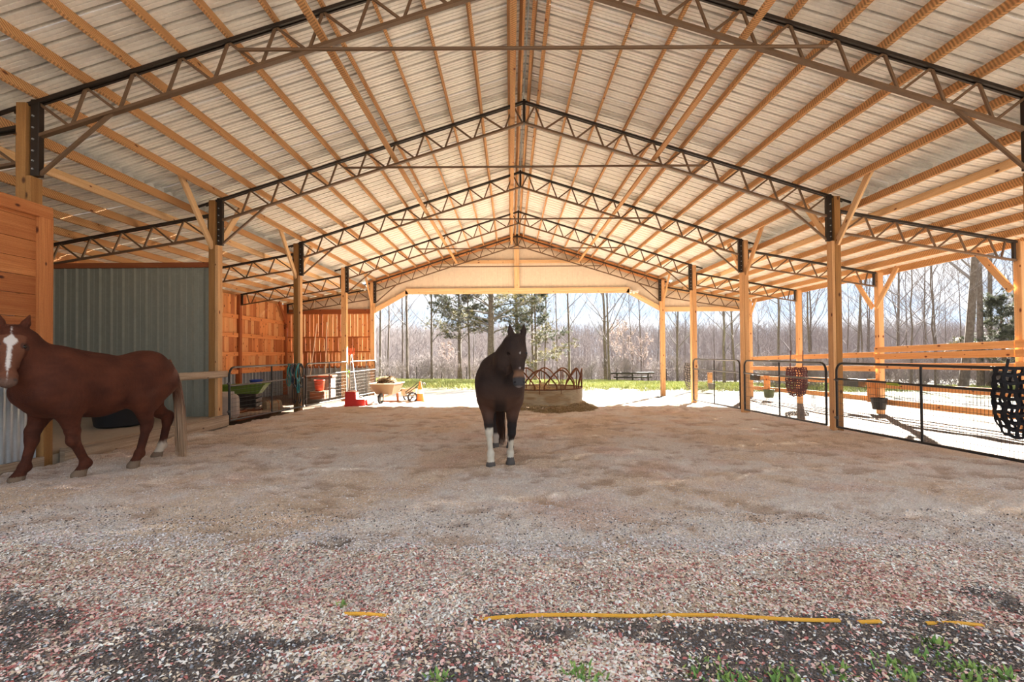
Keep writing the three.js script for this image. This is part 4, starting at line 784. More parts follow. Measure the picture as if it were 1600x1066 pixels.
// ---------------------------------------------------------------- round bale feeder with old hay
{
  const cx = 0.92, cd = 14.1, r = 1.16, g = gy(cx, cd);
  const rust = std(0x7a4a2c, 0.75, 0.25, { map: speck }), skin = new THREE.MeshStandardMaterial({ color: 0xc4b8a0, roughness: 0.7, metalness: 0.15, side: THREE.DoubleSide, map: (() => { const a = tnoise(26, 6, 501), b = tnoise(90, 40, 502), c = tnoise(9, 5, 503); return tex(512, 128, (u, v) => { const k = sm(0.5, 0.75, 0.6 * a(u, v) + 0.4 * c(u, v)); return mix3([232, 226, 212], [196, 168, 132], k * 0.7).map((q) => q * (0.9 + 0.14 * b(u, v))); }, true); })() });
  const t = thing('bale_feeder', 'round metal hay feeder with rusty arched bars behind the dark horse', 'feeder', [cx, g, -cd], 0.13);
  part(t, 'skirt', new THREE.CylinderGeometry(r, r, 0.46, 56, 1, true).translate(0, 0.40, 0), skin);
  for (const y of [0.62, 0.18]) part(t, 'hoop', new THREE.TorusGeometry(r, 0.018, 8, 56).rotateX(Math.PI / 2).translate(0, y, 0), y > 0.5 ? rust : skin);
  const n = 12, at = (a, y) => V(Math.sin(a) * (r - 0.01), y, Math.cos(a) * (r - 0.01));
  for (let i = 0; i < n; i++) {
    const a = (i + 0.5) / n * 2 * Math.PI, w = 0.78 * 2 * Math.PI / n;
    const pts = [at(a - w, 0.6), at(a - w, 0.72), at(a - w * 0.82, 0.84), at(a - w * 0.42, 1.05), at(a - w * 0.18, 1.13), at(a, 1.155), at(a + w * 0.18, 1.13), at(a + w * 0.42, 1.05), at(a + w * 0.82, 0.84), at(a + w, 0.72), at(a + w, 0.6)];
    part(t, 'arch', tube(pts, 0.021, 7, false, 30), rust);
    part(t, 'upright', rod(at(a, 0.5), at(a, 1.15), 0.015, 7), rust);
  }
  for (let i = 0; i < 6; i++) part(t, 'foot', rod(at(i / 6 * 6.283, -0.02), at(i / 6 * 6.283, 0.14), 0.02, 7), rust);
  const A = acc(), rng = mulberry(88);
  for (let i = 0; i < 7000; i++) {
    const a = rng() * 6.283, q = (0.96 + 0.36 * Math.pow(rng(), 1.4)) * r * (rng() < 0.25 ? rng() : 1), y = Math.max(0.01, 0.22 * (1 - (q / r - 0.96) / 0.4)) * rng(), b = rng() * 6.283, l = rr(0.05, 0.17);
    const p = V(Math.sin(a) * q, y, Math.cos(a) * q), c = mix3([0.40, 0.27, 0.12], [0.64, 0.48, 0.26], rng());
    pushTube(A, [p, p.clone().add(V(Math.cos(b) * l * 0.5, rng() * 0.04, Math.sin(b) * l * 0.5)), p.clone().add(V(Math.cos(b + 0.4) * l, (rng() - 0.5) * 0.05, Math.sin(b + 0.4) * l))], [0.006, 0.006, 0.003], 3, c);
  }
  const m = part(scene, 'hay', fromAcc(A), M.hair); m.position.set(cx, bedHeight(cx, cd) - 0.01, -cd); tag(m, 'trampled old hay spilled round the foot of the bale feeder', 'hay', null, 'stuff');
}

// ---------------------------------------------------------------- things by the rear left
{ // red mounting block: two moulded steps, white sides
  const t = thing('mounting_block', 'red and white plastic mounting step at the sunlit back of the barn', 'step stool', [-4.62, gy(-4.6, 14.3) + 0.0, -14.35], 0.12);
  const s = new THREE.Shape(); s.moveTo(-0.29, 0); s.lineTo(0.29, 0); s.lineTo(0.275, 0.2); s.lineTo(0.02, 0.215); s.lineTo(0.0, 0.44); s.lineTo(-0.265, 0.45); s.closePath();
  const red = std(0xc8281c, 0.45), wh = std(0xf0ece4, 0.5);
  part(t, 'side_panel', new THREE.ExtrudeGeometry(s, { depth: 0.03, bevelEnabled: true, bevelSize: 0.008, bevelThickness: 0.008, bevelSegments: 2 }).translate(0, 0, 0.18), red);
  part(t, 'side_panel', new THREE.ExtrudeGeometry(s, { depth: 0.03, bevelEnabled: true, bevelSize: 0.008, bevelThickness: 0.008, bevelSegments: 2 }).translate(0, 0, -0.21), red);
  part(t, 'tread', [box(-0.132, 0.43, 0, 0.25, 0.03, 0.36)], wh); part(t, 'tread', [box(0.15, 0.2, 0, 0.26, 0.03, 0.36)], wh); part(t, 'riser', [box(0.02, 0.32, 0, 0.02, 0.2, 0.36)], wh); part(t, 'back_panel', box(-0.268, 0.22, 0, 0.02, 0.42, 0.36), wh);
}
{ // wheelbarrow heaped with muck
  const x = -4.05, d = 15.7, t = thing('wheelbarrow', 'tan wheelbarrow tray on timber legs heaped with manure by the rear opening', 'wheelbarrow', [x, gy(x, d), -d], -0.15); t.scale.setScalar(0.9);
  const tan = std(0x6e5436, 0.6, 0, { map: speck, side: THREE.DoubleSide }), pale = std(0xe0d2b8, 0.6);
  const ring = (w, l, y) => [V(-w, y, -l), V(w, y, -l), V(w, y, l), V(-w, y, l)], lo = ring(0.3, 0.26, 0.33), hi = ring(0.47, 0.48, 0.72), pos = [];
  for (let i = 0; i < 4; i++) { const a = lo[i], b = lo[(i + 1) % 4], c = hi[(i + 1) % 4], e = hi[i]; pos.push(...a.toArray(), ...b.toArray(), ...c.toArray(), ...a.toArray(), ...c.toArray(), ...e.toArray()); }
  pos.push(...lo[0].toArray(), ...lo[1].toArray(), ...lo[2].toArray(), ...lo[0].toArray(), ...lo[2].toArray(), ...lo[3].toArray());
  part(t, 'tray', raw(pos), tan);
  part(t, 'rim', hi.map((p, i) => rod(p, hi[(i + 1) % 4], 0.018)), pale);
  for (const s of [-1, 1]) { part(t, 'handle', beam(V(s * 0.13, 0.26, 0.5), V(s * 0.3, 0.44, -0.95), 0.04, 0.05), M.grey); part(t, 'leg', beam(V(s * 0.3, 0, -0.3), V(s * 0.26, 0.36, -0.3), 0.07, 0.05, V(0, 0, 1)), M.trimDark); }
  part(t, 'skid', beam(V(-0.4, 0.03, -0.3), V(0.4, 0.03, -0.3), 0.06, 0.06), M.trimDark);
  part(t, 'wheel', new THREE.TorusGeometry(0.15, 0.05, 10, 24).rotateY(Math.PI / 2).translate(0, 0.2, 0.55), M.blackPlastic);
  part(t, 'hub', new THREE.CylinderGeometry(0.07, 0.07, 0.09, 14).rotateZ(Math.PI / 2).translate(0, 0.2, 0.55), pale);
  const A = acc(), rng = mulberry(31); // the load
  const hg = new THREE.SphereGeometry(1, 28, 14, 0, 6.284, 0, 1.6); const hpz = hg.attributes.position; for (let i = 0; i < hpz.count; i++) { const q = V(hpz.getX(i), hpz.getY(i), hpz.getZ(i)), k = 1 + 0.3 * nz(q.x * 3, q.y * 3, q.z * 3) + 0.15 * nz(q.x * 9, q.y * 9, q.z * 9); hpz.setXYZ(i, q.x * 0.37 * k, 0.58 + q.y * 0.36 * k, q.z * 0.36 * k); } hg.computeVertexNormals();
  const load = part(scene, 'manure_heap', hg, std(0x4a3520, 1)); load.position.copy(t.position); load.scale.setScalar(0.9); load.rotation.y = -0.15; tag(load, 'heap of manure and straw lying in the wheelbarrow', 'manure', null, 'stuff');
  for (let i = 0; i < 500; i++) { const a = rng() * 6.28, e = rng() * 1.2, p = V(Math.cos(a) * Math.cos(e) * 0.37, 0.6 + Math.sin(e) * 0.38, Math.sin(a) * Math.cos(e) * 0.36), b = rng() * 6.28, l = rr(0.05, 0.14); pushTube(A, [p, p.clone().add(V(Math.cos(b) * l, (rng() - 0.4) * 0.06, Math.sin(b) * l))], [0.005, 0.003], 3, mix3([0.25, 0.15, 0.06], [0.55, 0.40, 0.2], rng())); }
  const st = part(scene, 'straw', fromAcc(A), M.hair); st.position.copy(load.position); st.scale.setScalar(0.9); st.rotation.y = -0.15; tag(st, 'straw stalks sticking out of the manure in the wheelbarrow', 'straw', null, 'stuff');
}
{ // two-wheeled cart with black handles
  const x = -3.42, d = 16.3, t = thing('hand_cart', 'small worn cart with bent black handles between the wheelbarrow and the cone', 'cart', [x, gy(x, d), -d], 0.5);
  part(t, 'bed', [box(0, 0.24, 0, 0.5, 0.05, 0.4), box(-0.24, 0.36, 0, 0.03, 0.2, 0.4), box(0, 0.36, -0.19, 0.48, 0.2, 0.03)], M.grey);
  for (const s of [-1, 1]) { part(t, 'wheel', [new THREE.TorusGeometry(0.15, 0.03, 8, 22).translate(0.0, 0.17, s * 0.26), new THREE.CylinderGeometry(0.03, 0.03, 0.08, 8).rotateX(Math.PI / 2).translate(0, 0.17, s * 0.26), ...[0, 1, 2].map((k) => rod(V(Math.cos(k * 1.047) * 0.15, 0.17 + Math.sin(k * 1.047) * 0.15, s * 0.26), V(-Math.cos(k * 1.047) * 0.15, 0.17 - Math.sin(k * 1.047) * 0.15, s * 0.26), 0.008, 5))], M.blackPlastic); part(t, 'handle', tube([V(-0.2, 0.26, s * 0.16), V(0.1, 0.46, s * 0.16), V(0.32, 0.62, s * 0.15), V(0.46, 0.62, s * 0.13), V(0.5, 0.54, s * 0.12)], 0.014, 7), M.blackPlastic); }
}
{ const x = -3.06, d = 16.2, t = thing('traffic_cone', 'faded orange traffic cone beside the cart at the edge of the grass', 'cone', [x, gy(x, d) + 0.0, -d]); const o = std(0xd9722e, 0.6);
  part(t, 'base', box(0, 0.02, 0, 0.36, 0.04, 0.36), o); part(t, 'cone', lathe([[0.14, 0.04], [0.15, 0.06], [0.085, 0.42], [0.03, 0.68], [0.022, 0.69], [0, 0.69]]), o); part(t, 'band', lathe([[0.112, 0.28], [0.114, 0.29], [0.087, 0.43], [0.084, 0.43]]), std(0xe8d8c4, 0.5)); }
// tools leaning on boards and gate
const tool = (name, label, cat, a, b, r, mat) => { const t = thing(name, label, cat, [a.x, a.y, a.z]); part(t, 'shaft', rod(V(0, 0, 0), b.clone().sub(a), r), mat); return t; };
{ const gA = gy(-7.2, 19.8), pale = std(0xf2e2c6, 0.6);
  let a = P(-8.28, gA, 19.6), b = P(-8.13, 2.84, 20.18), t = tool('leaning_pole', 'left of two pale poles leaning on the orange back wall', 'pole', a, b, 0.018, pale); part(t, 'blade', box(0, 0.14, 0, 0.22, 0.28, 0.02), M.galv);
  a = P(-7.62, gA, 19.7); b = P(-7.72, 2.88, 20.18); t = tool('leaning_pole', 'right of two pale poles leaning on the orange back wall', 'pole', a, b, 0.018, pale); part(t, 'head', box(0, 0.05, 0, 0.34, 0.06, 0.05), M.grey);
  const gB = gy(-5.4, 16.7); a = P(-4.98, gB, 15.6); b = P(-5.55, 1.52, 16.75); t = tool('muck_fork', 'white-handled muck fork leaning on the gate behind the red step', 'fork', a, b, 0.015, M.white);
  part(t, 'tines', [rod(V(-0.16, 0.22, 0), V(0.16, 0.22, 0), 0.012), ...[-3, -2, -1, 0, 1, 2, 3].map((k) => rod(V(k * 0.05, 0, 0.06), V(k * 0.05, 0.22, 0), 0.006, 5))], M.white);
  a = P(-5.92, gy(-5.9, 17.2), 17.4); b = P(-5.72, 1.5, 17.15); t = tool('manure_rake', 'orange plastic rake standing upside down behind the sunlit gate', 'rake', a, b, 0.013, M.grey);
  const d = b.clone().sub(a); part(t, 'head', [rod(d.clone().add(V(-0.14, 0.02, 0)), d.clone().add(V(0.14, 0.02, 0)), 0.012), ...[-3, -2, -1, 0, 1, 2, 3].map((k) => rod(d.clone().add(V(k * 0.045, 0.02, 0)), d.clone().add(V(k * 0.05, 0.24, 0.03)), 0.007, 5))], std(0xd8502a, 0.5)); }
{ const t = thing('flagging_tape', 'bright green tape tied round the gate post by the red step', 'tape', [-5.66, 0.93, -16.64]); const gm = std(0x8fd42a, 0.6); part(t, 'knot', new THREE.TorusKnotGeometry(0.04, 0.014, 40, 6), gm); part(t, 'tail', beam(V(0.02, 0, 0.02), V(0.05, -0.2, 0.03), 0.025, 0.004), gm); }
{ const t = thing('flagging_tape', 'yellow-green tape wound round the middle rail of the long black gate', 'tape', [6.3, gy(6.3, 7.36) + 0.965, -7.9]); const gm = std(0xa8b83a, 0.6); part(t, 'wrap', rod(V(0, 0, -0.12), V(0, 0, 0.12), 0.027, 12), gm); part(t, 'tail', beam(V(0, -0.01, 0.05), V(0.02, -0.1, 0.07), 0.02, 0.004), gm); }
// halters and ropes on the first left gate
{ const rng = mulberry(17), cols = [[0x1f6f6a, 'teal rope halter hung over the gate, leftmost of the bunch'], [0x2a3b4a, 'dark blue halter hung over the gate among the others'], [0x16181a, 'black lead rope hanging lowest from the halters'], [0x2f8a8e, 'bright turquoise halter hung low on the gate'], [0x24343a, 'dark lead rope at the right of the halters']];
  cols.forEach(([c, label], i) => {
    const t = thing(i === 2 || i === 4 ? 'lead_rope' : 'halter', label, i === 2 || i === 4 ? 'rope' : 'halter', [-5.62, 1.28, -(12.05 + i * 0.16)]), m = std(c, 0.8), low = [0.55, 0.5, 1.02, 0.75, 1.05][i];
    const loop = (y0, y1, w, k) => tube(Array.from({ length: 12 }, (_, j) => { const a = j / 12 * 6.283; return V(0.05 + 0.02 * k + 0.02 * Math.sin(a * 2 + k), mix(y0, y1, 0.5 - 0.5 * Math.cos(a)), w * Math.sin(a) + 0.02 * (rng() - 0.5)); }), 0.011, 6, true, 40);
    part(t, 'loop', loop(0.02, -low, 0.06 + 0.03 * rng(), i % 2), m); part(t, 'loop', loop(0.0, -low * 0.6, 0.09, 1), m);
    part(t, 'tail', tube([V(0.05, -low * 0.5, 0.02), V(0.08, -low * 0.8, 0.05), V(0.07, -low, 0.02)], 0.012, 6), m);
    part(t, 'buckle', new THREE.TorusGeometry(0.025, 0.005, 6, 14).translate(0.07, -low * 0.55, 0.03), M.galv);
  }); }
// feed sacks, green sled, lumber and clutter behind the first gate
{ const sack = (x, d, h, w, turn, label) => { const g = new THREE.SphereGeometry(1, 26, 20), p = g.attributes.position; for (let i = 0; i < p.count; i++) { const v = V(p.getX(i), p.getY(i), p.getZ(i)), q = (e) => Math.sign(e) * Math.pow(Math.abs(e), 0.55), k = 1 + 0.06 * nz(v.x * 3 + x, v.y * 4, v.z * 3); p.setXYZ(i, q(v.x) * w * k * (1 - 0.22 * sm(0.4, 1, v.y)), (q(v.y) * 0.5 + 0.5) * h, q(v.z) * w * 0.62 * k * (1 - 0.4 * sm(0.4, 1, v.y))); } g.computeVertexNormals(); const t = thing('feed_sack', label, 'sack', [x, gy(x, d) - 0.01, -d], turn); part(t, 'bag', g, std(0xd9c7b4, 0.7, 0, { map: speck })); part(t, 'seam', beam(V(-w * 0.62, h - 0.01, 0), V(w * 0.62, h - 0.01, 0), 0.02, 0.05), std(0xefe4d4, 0.8)); };
  sack(-6.25, 10.55, 0.62, 0.26, 0.3, 'right of two pale feed sacks standing behind the first gate'); sack(-6.55, 10.3, 0.58, 0.24, -0.2, 'left of two pale feed sacks standing behind the first gate');
  const sled = thing('feed_sled', 'light green plastic sled lying on clutter behind the first gate', 'sled', [-7.0, 0.53, -12.4], 0.25), gm = std(0x7c9a3a, 0.5, 0, { side: THREE.DoubleSide });
  part(sled, 'tub', (() => { const lo = [V(-0.5, 0, -0.24), V(0.5, 0, -0.24), V(0.5, 0, 0.24), V(-0.5, 0, 0.24)], hi = [V(-0.62, 0.2, -0.32), V(0.66, 0.24, -0.32), V(0.66, 0.24, 0.32), V(-0.62, 0.2, 0.32)], pos = []; const q = (a, b, c, e) => pos.push(...a.toArray(), ...b.toArray(), ...c.toArray(), ...a.toArray(), ...c.toArray(), ...e.toArray()); for (let i = 0; i < 4; i++) q(lo[i], lo[(i + 1) % 4], hi[(i + 1) % 4], hi[i]); q(...lo); return raw(pos); })(), gm);
  part(sled, 'rim', [[-0.62, 0.2, -0.32, 0.66, 0.24, -0.32], [0.66, 0.24, -0.32, 0.66, 0.24, 0.32], [0.66, 0.24, 0.32, -0.62, 0.2, 0.32], [-0.62, 0.2, 0.32, -0.62, 0.2, -0.32]].map((q) => rod(V(q[0], q[1], q[2]), V(q[3], q[4], q[5]), 0.02)), gm);
  const pal = thing('wooden_pallet', 'dark weathered pallet under the green sled behind the first gate', 'pallet', [-7.0, gy(-7, 12.4), -12.4], 0.25);
  for (const z of [-0.4, 0, 0.4]) part(pal, 'runner', beam(V(-0.6, 0.05, z), V(0.6, 0.05, z), 0.06, 0.1), M.trimDark); for (let i = 0; i < 6; i++) part(pal, 'slat', box(-0.52 + i * 0.21, 0.115, 0, 0.11, 0.025, 0.95), M.grey);
  const crate = thing('wire_crate', 'dark crate of odds and ends standing on the pallet under the green sled', 'crate', [-7.0, gy(-7, 12.4) + 0.13, -12.4], 0.25);
  for (const z of [-0.3, 0.3]) for (let k = 0; k < 3; k++) part(crate, 'slat', box(0, 0.05 + k * 0.12, z, 0.9, 0.08, 0.02), M.steelDark); for (const x of [-0.45, 0.45]) for (let k = 0; k < 3; k++) part(crate, 'slat', box(x, 0.05 + k * 0.12, 0, 0.02, 0.08, 0.58), M.steelDark); part(crate, 'bottom', box(0, 0.01, 0, 0.88, 0.02, 0.6), M.steelDark);
  const tb = thing('blue_tub', 'small blue tub on top of the green sled', 'tub', [-6.62, 0.7, -12.5]); part(tb, 'bowl', lathe([[0, 0], [0.12, 0], [0.15, 0.16], [0.16, 0.16], [0.16, 0.18], [0.14, 0.18], [0.11, 0.02], [0, 0.02]]), std(0x3552b0, 0.5));
  const specs = [[-6.1, 10.2, -6.5, 13.6, 0.14], [-6.35, 10.1, -6.6, 13.4, 0.14], [-5.9, 10.3, -6.15, 13.2, 0.2], [-6.2, 10.4, -6.0, 12.8, 0.29], [-6.45, 10.6, -6.8, 13.2, 0.09]];
  specs.forEach(([x0, a, x1, b, w], i) => tag(part(scene, 'lumber_board', beam(P(x0, gy(x0, a) + 0.03 + 0.045 * (i > 2), a), P(x1, gy(x1, b) + 0.03 + 0.045 * (i > 2), b), w * 0.8, 0.04), [M.trimDark, M.grey][i % 2]), 'weathered board lying in a loose stack behind the first left gate', 'board', 'loose boards behind the first gate'));
  const roll = thing('hay_bundle', 'small round bundle of straw on the ground behind the first gate', 'bundle', [-6.1, gy(-6.1, 12.2) + 0.14, -12.3], 0.8); part(roll, 'body', (() => { const g = new THREE.CylinderGeometry(0.16, 0.17, 0.36, 24, 6).rotateZ(Math.PI / 2); const p = g.attributes.position; for (let i = 0; i < p.count; i++) { const k = 1 + 0.16 * nz(p.getX(i) * 12, p.getY(i) * 12, p.getZ(i) * 12); p.setXYZ(i, p.getX(i), p.getY(i) * k, p.getZ(i) * k); } g.computeVertexNormals(); return g; })(), std(0xb9a27e, 1)); part(roll, 'twine', [-0.1, 0.1].map((q) => new THREE.TorusGeometry(0.172, 0.006, 6, 24).rotateY(Math.PI / 2).translate(q, 0, 0)), std(0xd8722a, 0.7));
  const chest = thing('tool_chest', 'grey chest with a brown timber lid behind the second left gate', 'chest', [-7.35, gy(-7.3, 17.6), -17.8], 0.1); part(chest, 'body', box(0, 0.38, 0, 1.5, 0.76, 0.6), std(0x8a8078, 0.7, 0, { map: speck })); part(chest, 'lid', box(0, 0.8, 0, 1.6, 0.07, 0.68), M.trimDark); part(chest, 'latch', box(0, 0.7, 0.31, 0.1, 0.12, 0.02), M.steel);
  const bk = thing('orange_bucket', 'bright orange bucket in front of the chest behind the second gate', 'bucket', [-6.85, gy(-6.8, 16.6) + 0.28, -17.2]); part(bk, 'bowl', lathe([[0, 0], [0.14, 0], [0.18, 0.36], [0.19, 0.36], [0.19, 0.39], [0.17, 0.39], [0.13, 0.02], [0, 0.02]]), std(0xd9481f, 0.5)); part(bk, 'handle', tube([V(-0.18, 0.36, 0), V(-0.1, 0.26, 0.17), V(0.1, 0.26, 0.17), V(0.18, 0.36, 0)], 0.005, 5), M.wire);
  const st2 = thing('step_block', 'low timber block carrying the orange bucket behind the second gate', 'block', [-6.85, gy(-6.8, 16.6), -17.2]); part(st2, 'block', box(0, 0.13, 0, 0.5, 0.26, 0.42), M.trimDark); part(st2, 'top', box(0, 0.27, 0, 0.52, 0.02, 0.44), M.grey);
  const tubb = thing('water_tub', 'wide black rubber tub on the stall floor behind the chestnut horse', 'tub', [-6.72, 0.32, -8.25]); part(tubb, 'bowl', lathe([[0, 0], [0.3, 0], [0.33, 0.03], [0.37, 0.3], [0.4, 0.3], [0.4, 0.33], [0.36, 0.33], [0.31, 0.03], [0, 0.03]], 36), M.blackPlastic); for (const s of [-1, 1]) part(tubb, 'handle', tube([V(s * 0.38, 0.24, -0.08), V(s * 0.43, 0.26, -0.06), V(s * 0.43, 0.26, 0.06), V(s * 0.38, 0.24, 0.08)], 0.012, 6), M.blackPlastic);
}
// twin floodlights on the header
for (const [px, y, d, label] of [[991, 4.08, 20.18, 'white twin security light at the right end of the rear header'], [571, 4.28, 20.1, 'white twin security light by the left post of the rear opening']]) {
  const t = thing('security_light', label, 'lamp', [(px - 798) / F * d, y, -d]); part(t, 'bracket', box(0, 0, 0, 0.3, 0.07, 0.06), M.white); part(t, 'sensor', new THREE.SphereGeometry(0.05, 14, 10).translate(0, -0.05, 0.05), M.white);
  for (const s of [-1, 1]) { const h = part(t, 'lamp_head', lathe([[0, -0.07], [0.03, -0.06], [0.055, 0.05], [0.06, 0.06], [0.05, 0.055], [0, 0.04]]).rotateX(1.1).translate(s * 0.14, -0.02, 0.1), M.white); }
}

// ---------------------------------------------------------------- bare winter trees
M.bark = new THREE.MeshStandardMaterial({ roughness: 0.95, color: 0x857d78, map: (() => { const a = tnoise(10, 30, 601), b = tnoise(60, 90, 602); return tex(256, 256, (u, v) => mix3([150, 138, 128], [235, 228, 220], 0.6 * a(u, v) + 0.4 * b(u, v)), true, 2, 0.5); })() });
M.twig = std(0x787170, 0.95);
function bareTree(seed, H, r0, { limbs = 13, first = 0.3, spread = 0.3, lean = 0.02, fine = 5, fork = 0 } = {}) {
  const rng = mulberry(seed), q = (a, b) => a + (b - a) * rng(), T = acc(), B = acc();
  r0 *= 0.62; const trunk = [], rad = []; const n = 9; let dx = 0, dz = 0;
  for (let i = 0; i <= n; i++) { const t = i / n; dx += (rng() - 0.5) * lean * H * 0.35 + lean * H * 0.08; dz += (rng() - 0.5) * lean * H * 0.35; trunk.push(V(dx, t * H - (i ? 0 : 0.4), dz)); rad.push(r0 * (i === 0 ? 1.25 : Math.pow(1 - t, 0.8) * 0.95 + 0.05)); }
  pushTube(T, trunk, rad, 9);
  const on = (t) => { const f = t * n, i = Math.min(n - 1, Math.floor(f)); return [trunk[i].clone().lerp(trunk[i + 1], f - i), mix(rad[i], rad[i + 1], f - i)]; };
  const branch = (p, dir, L, r, lvl) => {
    const m = lvl < 2 ? 4 : 2, pts = [p.clone()], rs = [r]; let d = dir.clone(), c = p.clone();
    for (let i = 1; i <= m; i++) { d.add(V(q(-0.22, 0.22), q(-0.02, 0.3), q(-0.22, 0.22))).normalize(); c = c.clone().addScaledVector(d, L / m); pts.push(c); rs.push(r * (1 - 0.8 * i / m)); }
    pushTube(B, pts, rs, lvl < 1 ? 5 : 3);
    if (lvl >= 2) return;
    const k = lvl === 0 ? 5 : fine;
    for (let i = 0; i < k; i++) { const t = q(0.25, 1) * m, j = Math.min(m - 1, Math.floor(t)), s = pts[j].clone().lerp(pts[j + 1], t - j); const nd = d.clone().multiplyScalar(0.7).add(V(q(-1, 1), q(-0.25, 0.8), q(-1, 1)).multiplyScalar(0.75)).normalize(); branch(s, nd, L * q(0.3, 0.58), Math.max(0.011, rs[j] * 0.5), lvl + 1); }
  };
  for (let i = 0; i < limbs; i++) { const t = first + (0.98 - first) * Math.pow((i + rng()) / limbs, 0.9), [p, r] = on(t), a = i * 2.4 + q(-0.5, 0.5), up = q(0.5, 1.2); branch(p, V(Math.cos(a), up, Math.sin(a)).normalize(), H * spread * (1.1 - 0.75 * t) * q(0.7, 1.25), Math.max(0.026, r * 0.5), 0); }
  return [fromAcc(T), fromAcc(B)];
}
const kinds = [
  bareTree(101, 17, 0.17, { limbs: 15, first: 0.2, spread: 0.2 }), bareTree(102, 16, 0.14, { limbs: 14, first: 0.24, spread: 0.19 }), bareTree(103, 17, 0.21, { limbs: 15, first: 0.16, spread: 0.3 }),
  bareTree(104, 16, 0.22, { limbs: 17, first: 0.12, spread: 0.40, lean: 0.035 }), bareTree(105, 14, 0.12, { limbs: 13, first: 0.16, spread: 0.3 }), bareTree(106, 12, 0.11, { limbs: 14, first: 0.12, spread: 0.45, lean: 0.05, fine: 6 }),
];
const protos = {};
function tree(kind, px, d, label, { s = 1, turn = 0, group, tilt = 0, name = 'bare_tree' } = {}) {
  const x = (px - 798) / F * d, at = [x, gy(x, d) - 0.05, -d];
  let t = protos[kind];
  if (!t) { t = protos[kind] = thing(name, label, 'tree', at); part(t, 'trunk', kinds[kind][0], M.bark); part(t, 'branches', kinds[kind][1], M.twig, 'stuff'); }
  else t = copyOf(t, label);
  t.position.set(...at); t.rotation.set(0, turn, tilt); t.scale.setScalar(s); t.userData = { label, category: 'tree', ...(group ? { group } : {}) };
  return t;
}
const named = [
  [0, 594, 41, 'slim bare tree standing closest to the left edge of the rear opening', { s: 0.95 }], [1, 604, 43, 'thin straight bare tree, second from the left edge of the rear opening', { turn: 1 }],
  [1, 629, 44, 'forked slim bare tree left of the tall straight one', { turn: 2.2 }], [0, 636, 40.5, 'tall straight bare tree above the wheelbarrow', { s: 1.08, turn: 3.1 }],
  [2, 674, 41, 'bare tree with a forked crown half way between wheelbarrow and dark horse', { s: 0.86, turn: 0.7 }], [4, 716, 42, 'bare trunk mixed into the pine boughs left of the dark horse', { turn: 1.4 }],
  [4, 734, 40, 'thin crooked bare tree just left of the pine', { turn: 4, s: 1.1 }], [3, 722, 41, 'leaning low bare tree at the foot of the pines', { s: 0.5, turn: 2.5 }],
  [0, 833, 41, 'bare tree behind the right ear of the dark horse', { turn: 5 }], [1, 849, 44, 'thin bare tree over the left part of the bale feeder', { turn: 0.4 }], [4, 871, 45, 'slender pale bare tree over the middle of the bale feeder', { turn: 2 }],
  [2, 889, 40, 'tall bare tree with upswept branches over the right end of the bale feeder', { s: 0.84, turn: 2.9 }], [3, 944, 41, 'broad bare tree with several stems right of the bale feeder', { s: 1.05, turn: 1.1 }], [2, 953, 40, 'thick bare tree leaning beside the broad one right of the feeder', { s: 0.8, turn: 3.9, tilt: -0.05 }],
  [4, 1003, 46, 'bare tree left of the right post of the rear opening', { turn: 3 }], [2, 1059, 40, 'bare tree framed between the two right rear posts', { s: 0.75, turn: 5.2 }], [3, 1128, 36, 'spreading bare tree behind the farthest plank fence', { s: 0.8, turn: 0.3 }],
  [3, 1150, 38, 'tangled bare tree left of the post with the maroon net', { s: 0.75, turn: 2 }], [0, 1216, 33, 'dark slanting bare trunk above the green bucket', { s: 0.9, turn: 1, tilt: 0.06 }], [1, 1268, 34, 'paired thin bare tree left of the tall right post', { s: 0.9, turn: 4, tilt: -0.06 }],
  [0, 1338, 30, 'dark slim bare trunk just right of the tall right post', { s: 0.8, turn: 2, tilt: 0.06 }], [1, 1352, 34, 'thin bare tree between the tall post and the fence post', { turn: 3.3, s: 0.8 }],
  [5, 1422, 26, 'low spreading bare tree right of the braced fence post', { s: 0.85, turn: 0.8 }], [5, 1462, 28, 'low tangled bare tree left of the leaning trunk', { s: 0.9, turn: 2.8 }], [2, 1503, 26, 'thick trunk leaning left over the plank fence', { s: 1.55, turn: 1.8, tilt: 0.1 }],
  [0, 1533, 27, 'straight dark trunk right of the leaning one', { s: 1.5, turn: 2.6, tilt: 0.02 }], [1, 1545, 28, 'slightly curved dark trunk closest to the right fence post', { s: 1.5, turn: 0.6, tilt: 0.03 }], [3, 1580, 30, 'bushy bare tree behind the right edge post', { s: 0.6, turn: 4.4 }],
];
for (const [k, px, d, label, o] of named) tree(k, px, d, label, o);
